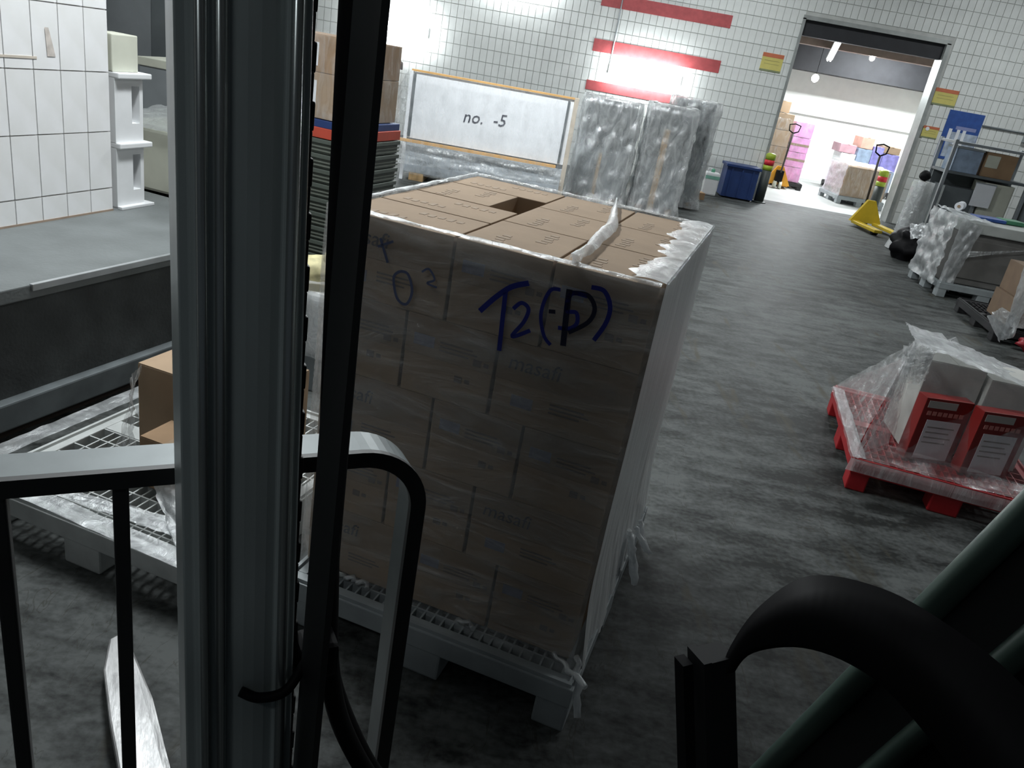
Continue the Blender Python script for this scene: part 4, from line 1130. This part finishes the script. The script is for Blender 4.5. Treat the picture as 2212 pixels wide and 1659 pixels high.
# ------------------------------------------------------------------ pallet trucks
def pallet_truck(loc, rz, mt, label, fork_len=1.05, lean=12):
    """forks toward local -y, steering head and handle at local +y"""
    t = thing('pallet_truck', loc, label, 'pallet truck', rz)
    for sx in (-1, 1):
        MB().b2(sx * 0.20 - 0.075, sx * 0.20 + 0.075, -fork_len, 0.0, 0.05, 0.10, 0.01).build('fork', mt, t)
        MB().tube([(sx * 0.20 - 0.05, -fork_len + 0.12, 0.04), (sx * 0.20 + 0.05, -fork_len + 0.12, 0.04)], 0.04, 12).build('roller', M_black, t)
    MB().solid([(-0.30, 0.0, 0.08), (0.30, 0.0, 0.08), (0.07, 0.0, 0.48), (-0.07, 0.0, 0.48)], [(-0.30, 0.06, 0.08), (0.30, 0.06, 0.08), (0.07, 0.06, 0.48), (-0.07, 0.06, 0.48)]).build('front_frame', mt, t)
    MB().b2(-0.08, 0.08, 0.06, 0.2, 0.14, 0.40, 0.01).build('pump', M_black, t)
    for sx in (-1, 1):
        MB().tube([(sx * 0.03, 0.16, 0.085), (sx * 0.09, 0.16, 0.085)], 0.085, 16).build('steer_wheel', M_wheel, t)
    a = R(lean)
    top = (0, 0.2 + 0.85 * math.sin(a), 0.38 + 0.85 * math.cos(a))
    MB().tube([(0, 0.2, 0.36), top], 0.02, 10).build('handle_pole', M_handle, t)
    tx, ty, tz = top
    MB().tube([(0, ty, tz), (-0.10, ty, tz + 0.05), (-0.12, ty, tz + 0.17), (0, ty, tz + 0.20), (0.12, ty, tz + 0.17), (0.10, ty, tz + 0.05), (0, ty, tz)], 0.014, 8).build('grip_loop', M_black, t)
    return t
pallet_truck((5.75, 14.62, 0), R(8), M_yellow, 'yellow pallet truck with triangular frame parked before the doorway bollard', fork_len=0.85, lean=4)
pallet_truck((5.12, 18.75, 0), R(176), M_orange, 'orange pallet truck pushed under the pink and brown stack in the far room', lean=8)

# ------------------------------------------------------------------ far room goods
pallet('black pallet under the brown and pink stacks in the far room', (4.72, 18.98, 0), R(-4), M_pal_blk, w=1.05, d=1.1, h=0.14, pitch=0.1)
def fbox(x, y, z, w, d, h, mt, label, rz=-4, name='cardboard_box', group=None, cat='box', band=None):
    t = thing(name, (x, y, z), label, cat, R(rz), group)
    MB().b2(-w / 2, w / 2, -d / 2, d / 2, 0, h, 0.008).build('carton_body', mt, t)
    if band: MB().b2(-w / 2 - 0.002, w / 2 + 0.002, -d / 2 - 0.002, d / 2 + 0.002, h * 0.42, h * 0.58).build('band', band, t)
    MB().b2(-0.03, 0.03, -d / 2 - 0.003, d / 2, h, h + 0.003).build('tape', M_card_lid, t)
    return t
lvl = ['lowest', 'second', 'third', 'fourth', 'topmost']
for k in range(4):
    fbox(5.02, 19.4, 0.153 + 0.36 * k, 0.52 - 0.03 * k, 0.6, 0.352, M_card_lid if k % 2 else M_card, lvl[min(k, 3)] + ' brown carton in the wrapped stack behind the orange truck', group='brown cartons behind the orange truck')
fbox(4.93, 19.4, 1.60, 0.32, 0.5, 0.24, M_card, 'small brown carton crowning the stack behind the orange truck')
for k in range(4):
    fbox(5.52, 19.4, 0.153 + 0.33 * k, 0.42, 0.6, 0.322, M_pink, lvl[k] + ' pink pack in the stack beside the brown cartons', name='pink_pack', group='pink packs in the far room', cat='pack', band=M_card_lid if k in (1, 2) else None)
t = thing('film_cover', (5.27, 19.42, 0.15), 'shiny film round the pink and brown stacks behind the orange truck', 'film', R(-4))
film_wrap(0.98, 0.66, 1.42, 0.0, amp=0.03, seed=21.0, nu=60, nv=24, top_in=0.2).build('film_sheet', F_clear, t)
pallet('grey pallet under the big wrapped brown carton in the far room', (6.22, 17.75, 0), R(4), M_pal, w=1.05, d=1.1, h=0.16, pitch=0.1)
t = fbox(6.72, 18.32, 0.173, 0.94, 0.95, 0.62, M_card, 'big brown carton wrapped in film on a grey pallet in the far room', rz=4)
film_wrap(0.96, 0.97, 0.64, 0.0, amp=0.03, seed=25.0, nu=60, nv=20, top_in=0.25, flare=0.05).build('film_sheet', F_clear, t)
crinkle_sheet([(-0.52, -0.52, -0.05), (-0.50, 0.5, -0.05), (-0.50, 0.5, 0.66), (-0.51, -0.5, 0.66)], 16, 16, 0.03, 2.0).build('film_fold', F_dense, t)
crinkle_sheet([(-0.5, -0.5, 0.66), (0.5, -0.5, 0.66), (0.5, 0.5, 0.68), (-0.5, 0.5, 0.70)], 16, 16, 0.03, 4.0).build('film_fold', F_dense, t)
pallet('dark pallet under the violet and slate packs in the far room', (7.0, 20.5, 0), 0, M_pal_blk, w=1.5, d=1.0, h=0.14, pitch=0.12)
k = 0
for (x, z, w, h, mt, lab) in ((7.25, 0.153, 0.45, 0.45, M_slate, 'slate pack at the foot of the violet pile in the far room'), (7.73, 0.153, 0.48, 0.5, M_purple, 'violet pack at the foot of the violet pile in the far room'), (8.2, 0.153, 0.42, 0.5, M_slate, 'slate pack at the right foot of the violet pile'),
                              (7.18, 0.61, 0.36, 0.30, M_white, 'white pack on the slate pack in the violet pile'), (7.55, 0.66, 0.34, 0.42, M_slate, 'tall slate pack in the middle of the violet pile'), (7.86, 0.66, 0.26, 0.52, M_purple, 'tall violet pack in the middle of the violet pile'), (8.2, 0.66, 0.40, 0.40, M_purple, 'broad violet pack on the right slate pack'),
                              (7.12, 0.92, 0.40, 0.20, mat('rose_pack', (0.55, 0.33, 0.38), rough=0.6), 'rose pack on the white pack in the violet pile'), (7.55, 1.09, 0.30, 0.26, mat('salmon_pack', (0.70, 0.42, 0.33), rough=0.6), 'salmon pack on the tall slate pack'), (8.18, 1.07, 0.40, 0.16, M_card_lid, 'flat kraft pack on the broad violet pack')):
    fbox(x, 20.95, z, w, 0.6, h, mt, lab, rz=0, name='retail_pack', cat='pack', group='violet pile in the far room')
fbox(8.74, 20.6, 0.0, 0.40, 0.6, 1.05, M_card_lid, 'tall kraft carton at the right end of the violet pile', rz=0)
fbox(8.80, 20.6, 1.053, 0.26, 0.3, 0.26, M_card_dk, 'small brown box on the tall kraft carton', rz=0)

# ------------------------------------------------------------------ the forklift we look out of
FL = thing('forklift', (0, 0, 0), 'dark forklift mast, load guard and forks in the foreground', 'forklift', R(30))
def ax(z):          # mast axis offset relative to z = 1.85
    return Vector((0.0075 * (1.85 - z) / 0.95, 0.80 - 0.105 * (1.85 - z), z))
prof = [(0.066, 0.012), (0.077, 0.012), (0.080, 0.004), (0.084, 0.0), (0.090, 0.0), (0.093, 0.007), (0.0985, 0.007), (0.101, 0.001), (0.107, 0.0), (0.111, 0.008), (0.118, 0.006), (0.128, 0.0045), (0.140, 0.0045), (0.152, 0.006), (0.163, 0.010), (0.167, 0.003), (0.175, 0.002), (0.179, 0.009), (0.187, 0.010), (0.187, 0.10), (0.066, 0.10)]
a0, a1 = ax(0.15), ax(2.75)
o = MB().sweep(prof, a0, a1).build('mast_channel', M_steel_dark, FL)
bv = o.modifiers.new('bevel', 'BEVEL'); bv.width = 0.002; bv.segments = 2; bv.limit_method = 'ANGLE'; bv.angle_limit = R(25)
M_rib = mat('mast_rib_steel', (0.34, 0.37, 0.37), rough=0.24, metal=0.75, var=0.08, scale=20, stretch=(1, 1, 0.1))
for xr, rr_ in ((0.087, 0.0055), (0.104, 0.0055), (0.171, 0.006)):
    MB().tube([a0 + Vector((xr, 0.0025, 0)), a1 + Vector((xr, 0.0025, 0))], rr_, 16).build('mast_rib', M_rib, FL)
MB().sweep([(0.092, 0.10), (0.19, 0.10), (0.19, 0.115), (0.11, 0.115), (0.11, 0.15), (0.19, 0.15), (0.19, 0.165), (0.092, 0.165)], a0, a1).build('inner_channel', M_guard_dk, FL)
ch = MB()
z = 0.3
while z < 2.6:
    p = ax(z)
    q = int(round(z / 0.028)) % 2
    ch.box((p.x + 0.1955, p.y + 0.07, z), (0.010 + 0.004 * q, 0.03, 0.030), 0.003)
    z += 0.028
ch.build('lift_chain', M_chain, FL)
MB().b2(0.187, 0.194, 0.02, 0.10, 0.0, 2.45).build('chain_guard', M_guard_dk, FL, tuple(ax(0.2) - Vector((0, 0, 0))))
def spline(P, n=8):
    P = [Vector(p) for p in P]; Q = []
    for i in range(len(P) - 1):
        p0, p1, p2, p3 = P[max(i - 1, 0)], P[i], P[i + 1], P[min(i + 2, len(P) - 1)]
        for k in range(n):
            t = k / n
            Q.append(0.5 * ((2 * p1) + (p2 - p0) * t + (2 * p0 - 5 * p1 + 4 * p2 - p3) * t * t + (3 * p1 - p0 - 3 * p2 + p3) * t ** 3))
    return Q + [P[-1]]
MB().tube(spline([(0.214, 0.78, 2.7), (0.217, 0.79, 2.2), (0.2205, 0.80, 1.86), (0.234, 0.805, 1.45), (0.247, 0.80, 1.20), (0.255, 0.79, 1.07), (0.278, 0.785, 0.96), (0.335, 0.78, 0.83), (0.40, 0.78, 0.74)]), 0.0135, 14).build('hydraulic_hose', M_black, FL)
MB().tube(spline([(0.238, 0.79, 2.7), (0.240, 0.80, 2.2), (0.2415, 0.805, 1.86), (0.247, 0.812, 1.45), (0.252, 0.82, 1.20), (0.258, 0.815, 1.07), (0.285, 0.81, 0.96), (0.345, 0.80, 0.82), (0.41, 0.80, 0.74)]), 0.0135, 14).build('hydraulic_hose', M_black, FL)
MB().tube(spline([(0.13, 0.722, 1.120), (0.15, 0.714, 1.112), (0.18, 0.712, 1.116), (0.205, 0.73, 1.135), (0.235, 0.77, 1.13)]), 0.006, 8).build('cable_tie', M_black, FL)
MB().box((0.228, 0.765, 1.115), (0.05, 0.045, 0.05), 0.008).build('hose_clamp', M_black, FL)
MB().box((0.2, 0.79, 2.02), (0.055, 0.06, 0.16), 0.008).build('hose_bracket', M_guard_dk, FL)
# load guard: flat bar bent into an inverted U
ZT, XR, RAD, TK, YN, YF = 1.327, 0.408, 0.10, 0.018, 0.895, 0.955
path = [(-XR, 0.30)]
path += [(-XR, ZT - RAD)]
for k in range(1, 12):
    a = math.pi - (math.pi / 2) * k / 12
    path.append((-XR + RAD + RAD * math.cos(a), ZT - RAD + RAD * math.sin(a)))
path.append((-XR + RAD, ZT)); path.append((XR - RAD, ZT))
for k in range(1, 12):
    a = math.pi / 2 - (math.pi / 2) * k / 12
    path.append((XR - RAD + RAD * math.cos(a), ZT - RAD + RAD * math.sin(a)))
path += [(XR, ZT - RAD), (XR, 0.30)]
def guard_shell(y0, y1, t0, t1):
    b = MB()
    rings = []
    n = len(path)
    for i, (x, z) in enumerate(path):
        p, q = path[max(i - 1, 0)], path[min(i + 1, n - 1)]
        tx, tz = q[0] - p[0], q[1] - p[1]
        l = math.hypot(tx, tz); nx, nz_ = tz / l, -tx / l      # inward normal
        A = (x + nx * t0, z + nz_ * t0); B = (x + nx * t1, z + nz_ * t1)
        rings.append([b.bm.verts.new((A[0], y0, A[1])), b.bm.verts.new((A[0], y1, A[1])), b.bm.verts.new((B[0], y1, B[1])), b.bm.verts.new((B[0], y0, B[1]))])
    for i in range(n - 1):
        for k in range(4):
            f = b.bm.faces.new((rings[i][k], rings[i][(k + 1) % 4], rings[i + 1][(k + 1) % 4], rings[i + 1][k]))
    b.bm.faces.new(rings[0]); b.bm.faces.new(rings[-1])
    return b
guard_shell(YN + 0.004, YF, 0.0, TK).build('guard_frame', M_guard, FL)
guard_shell(YN - 0.004, YN + 0.006, -0.001, TK + 0.004).build('guard_edge', M_guard_dk, FL)
for xk in (-0.357, -0.233, -0.109, 0.015, 0.139, 0.263):
    MB().b2(xk - 0.009, xk + 0.009, YN, YN + 0.03, 0.34, ZT - 0.012, 0.003).build('guard_bar', M_guard_dk, FL)
MB().b2(-0.42, 0.42, 0.90, 0.96, 0.56, 0.585, 0.004).build('carriage_bar', M_guard_dk, FL)
MB().b2(-0.42, 0.42, 0.90, 0.97, 0.28, 0.38, 0.006).build('carriage_bar', M_guard_dk, FL)
MB().solid([(0.32, 0.905, 0.56), (0.40, 0.905, 0.56), (0.40, 0.905, 0.70), (0.385, 0.905, 0.66)], [(0.32, 0.925, 0.56), (0.40, 0.925, 0.56), (0.40, 0.925, 0.70), (0.385, 0.925, 0.66)]).build('gusset', M_guard_dk, FL)
# carriage plates joining guard and mast
MB().b2(0.09, 0.19, 0.80, 0.90, 0.32, 0.52, 0.006).build('carriage_plate', M_guard_dk, FL)
def fork(x, toe):
    pa = []
    t = MB()
    L1, L0 = 2.10, 1.0
    outline = [(-0.058, L0), (0.058, L0), (0.056, 1.80), (0.035, 2.02), (0.012, L1), (-0.020, L1 - 0.02), (-0.050, 1.95), (-0.058, 1.75)]
    sh = math.tan(R(toe))
    A = [(x + p[0] - (p[1] - L0) * sh, p[1], 0.045) for p in outline]
    B = [(x + p[0] - (p[1] - L0) * sh, p[1], 0.045 + (0.045 if p[1] < 1.3 else 0.045 - 0.028 * (p[1] - 1.3) / 0.8)) for p in outline]
    t.solid(A, B)
    t.b2(x - 0.058, x + 0.058, L0 - 0.04, L0 + 0.01, 0.045, 0.55)
    o = t.build('fork', M_fork, FL)
    b = o.modifiers.new('bevel', 'BEVEL'); b.width = 0.006; b.segments = 2; b.limit_method = 'ANGLE'
fork(0.115, 5.5)
fork(-0.33, 5.5)
# right-hand front pillar of the overhead guard, leaning back
def pil(z): return Vector((0.69, 0.431 - 0.2925 * (z - 1.115), z))
MB().tube([pil(0.45), pil(2.12)], 0.014, 14).build('pillar_tube', M_green, FL)
MB().tube([pil(0.45) + Vector((0.0, -0.075, 0)), pil(2.12) + Vector((0, -0.075, 0))], 0.012, 14).build('pillar_tube', M_green, FL)
MB().solid([pil(0.45) + Vector((0.012, -0.005, 0)), pil(0.45) + Vector((0.012, -0.075, 0)), pil(2.1) + Vector((0.012, -0.075, 0)), pil(2.1) + Vector((0.012, -0.005, 0))],
           [pil(0.45) + Vector((0.03, -0.005, 0)), pil(0.45) + Vector((0.03, -0.075, 0)), pil(2.1) + Vector((0.03, -0.075, 0)), pil(2.1) + Vector((0.03, -0.005, 0))]).build('pillar_web', M_guard_dk, FL)
# curved band and its post, console
outer = spline([(0.436, 0.338, 1.415), (0.446, 0.347, 1.437), (0.471, 0.352, 1.470), (0.503, 0.341, 1.503), (0.535, 0.302, 1.515), (0.557, 0.255, 1.512), (0.572, 0.20, 1.500), (0.575, 0.12, 1.47)], 6)
inner = spline([(0.434, 0.334, 1.407), (0.441, 0.338, 1.421), (0.456, 0.338, 1.441), (0.483, 0.316, 1.459), (0.506, 0.281, 1.463), (0.522, 0.242, 1.452), (0.533, 0.185, 1.425), (0.535, 0.105, 1.38)], 6)
b = MB()
ra, rb_ = [], []
for p, q in zip(outer, inner):
    c_ = (p + q) / 2
    nrm = Vector((0.75, -0.1, -0.55)).normalized() * 0.009
    ra.append([b.bm.verts.new(p), b.bm.verts.new(q), b.bm.verts.new(q + nrm), b.bm.verts.new(p + nrm)])
for i in range(len(ra) - 1):
    for k in range(4):
        f = b.bm.faces.new((ra[i][k], ra[i][(k + 1) % 4], ra[i + 1][(k + 1) % 4], ra[i + 1][k])); f.smooth = True
b.bm.faces.new(ra[0]); b.bm.faces.new(ra[-1])
o = b.build('curved_band', M_black, FL)
def slab(p, q, wx, dy, name, mt):
    p, q = Vector(p), Vector(q)
    A = [p + Vector((sx * wx / 2, sy * dy / 2, 0)) for sx, sy in ((-1, -1), (1, -1), (1, 1), (-1, 1))]
    B = [q + Vector((sx * wx / 2, sy * dy / 2, 0)) for sx, sy in ((-1, -1), (1, -1), (1, 1), (-1, 1))]
    return MB().solid(A, B).build(name, mt, FL)
slab((0.437, 0.352, 1.430), (0.450, 0.262, 1.20), 0.026, 0.02, 'band_post', M_guard_dk)
slab((0.420, 0.352, 1.432), (0.432, 0.262, 1.20), 0.008, 0.022, 'post_flange', M_guard_dk)
slab((0.409, 0.356, 1.425), (0.415, 0.27, 1.22), 0.010, 0.012, 'lever_rod', M_black)
SP = [pil(z_) + Vector((0, -0.08, 0)) for z_ in (0.4, 1.52)]
MB().solid([SP[0] + Vector((0.012, 0, 0)), SP[1] + Vector((0.012, 0, 0)), Vector((0.702, -0.75, 1.52)), Vector((0.702, -0.75, 0.4))],
           [SP[0] + Vector((0.03, 0, 0)), SP[1] + Vector((0.03, 0, 0)), Vector((0.72, -0.75, 1.52)), Vector((0.72, -0.75, 0.4))]).build('side_panel', M_black, FL)
# side console and cowl at the operator's right
MB().solid([(0.50, 0.30, 0.6), (0.95, 0.30, 0.6), (0.95, -0.25, 0.6), (0.50, -0.25, 0.6)], [(0.56, 0.235, 1.335), (0.95, 0.22, 1.36), (0.95, -0.25, 1.40), (0.56, -0.25, 1.40)]).build('side_console', M_black, FL)
# overhead guard above the operator
og = MB()
for xk in (-0.55, 0.69):
    og.b2(xk - 0.03, xk + 0.03, -1.0, 0.16, 2.12, 2.18, 0.006)
for k in range(9):
    yk = -0.95 + 0.13 * k
    og.b2(-0.55, 0.69, yk - 0.03, yk + 0.03, 2.14, 2.17)
og.build('overhead_guard', M_guard_dk, FL)
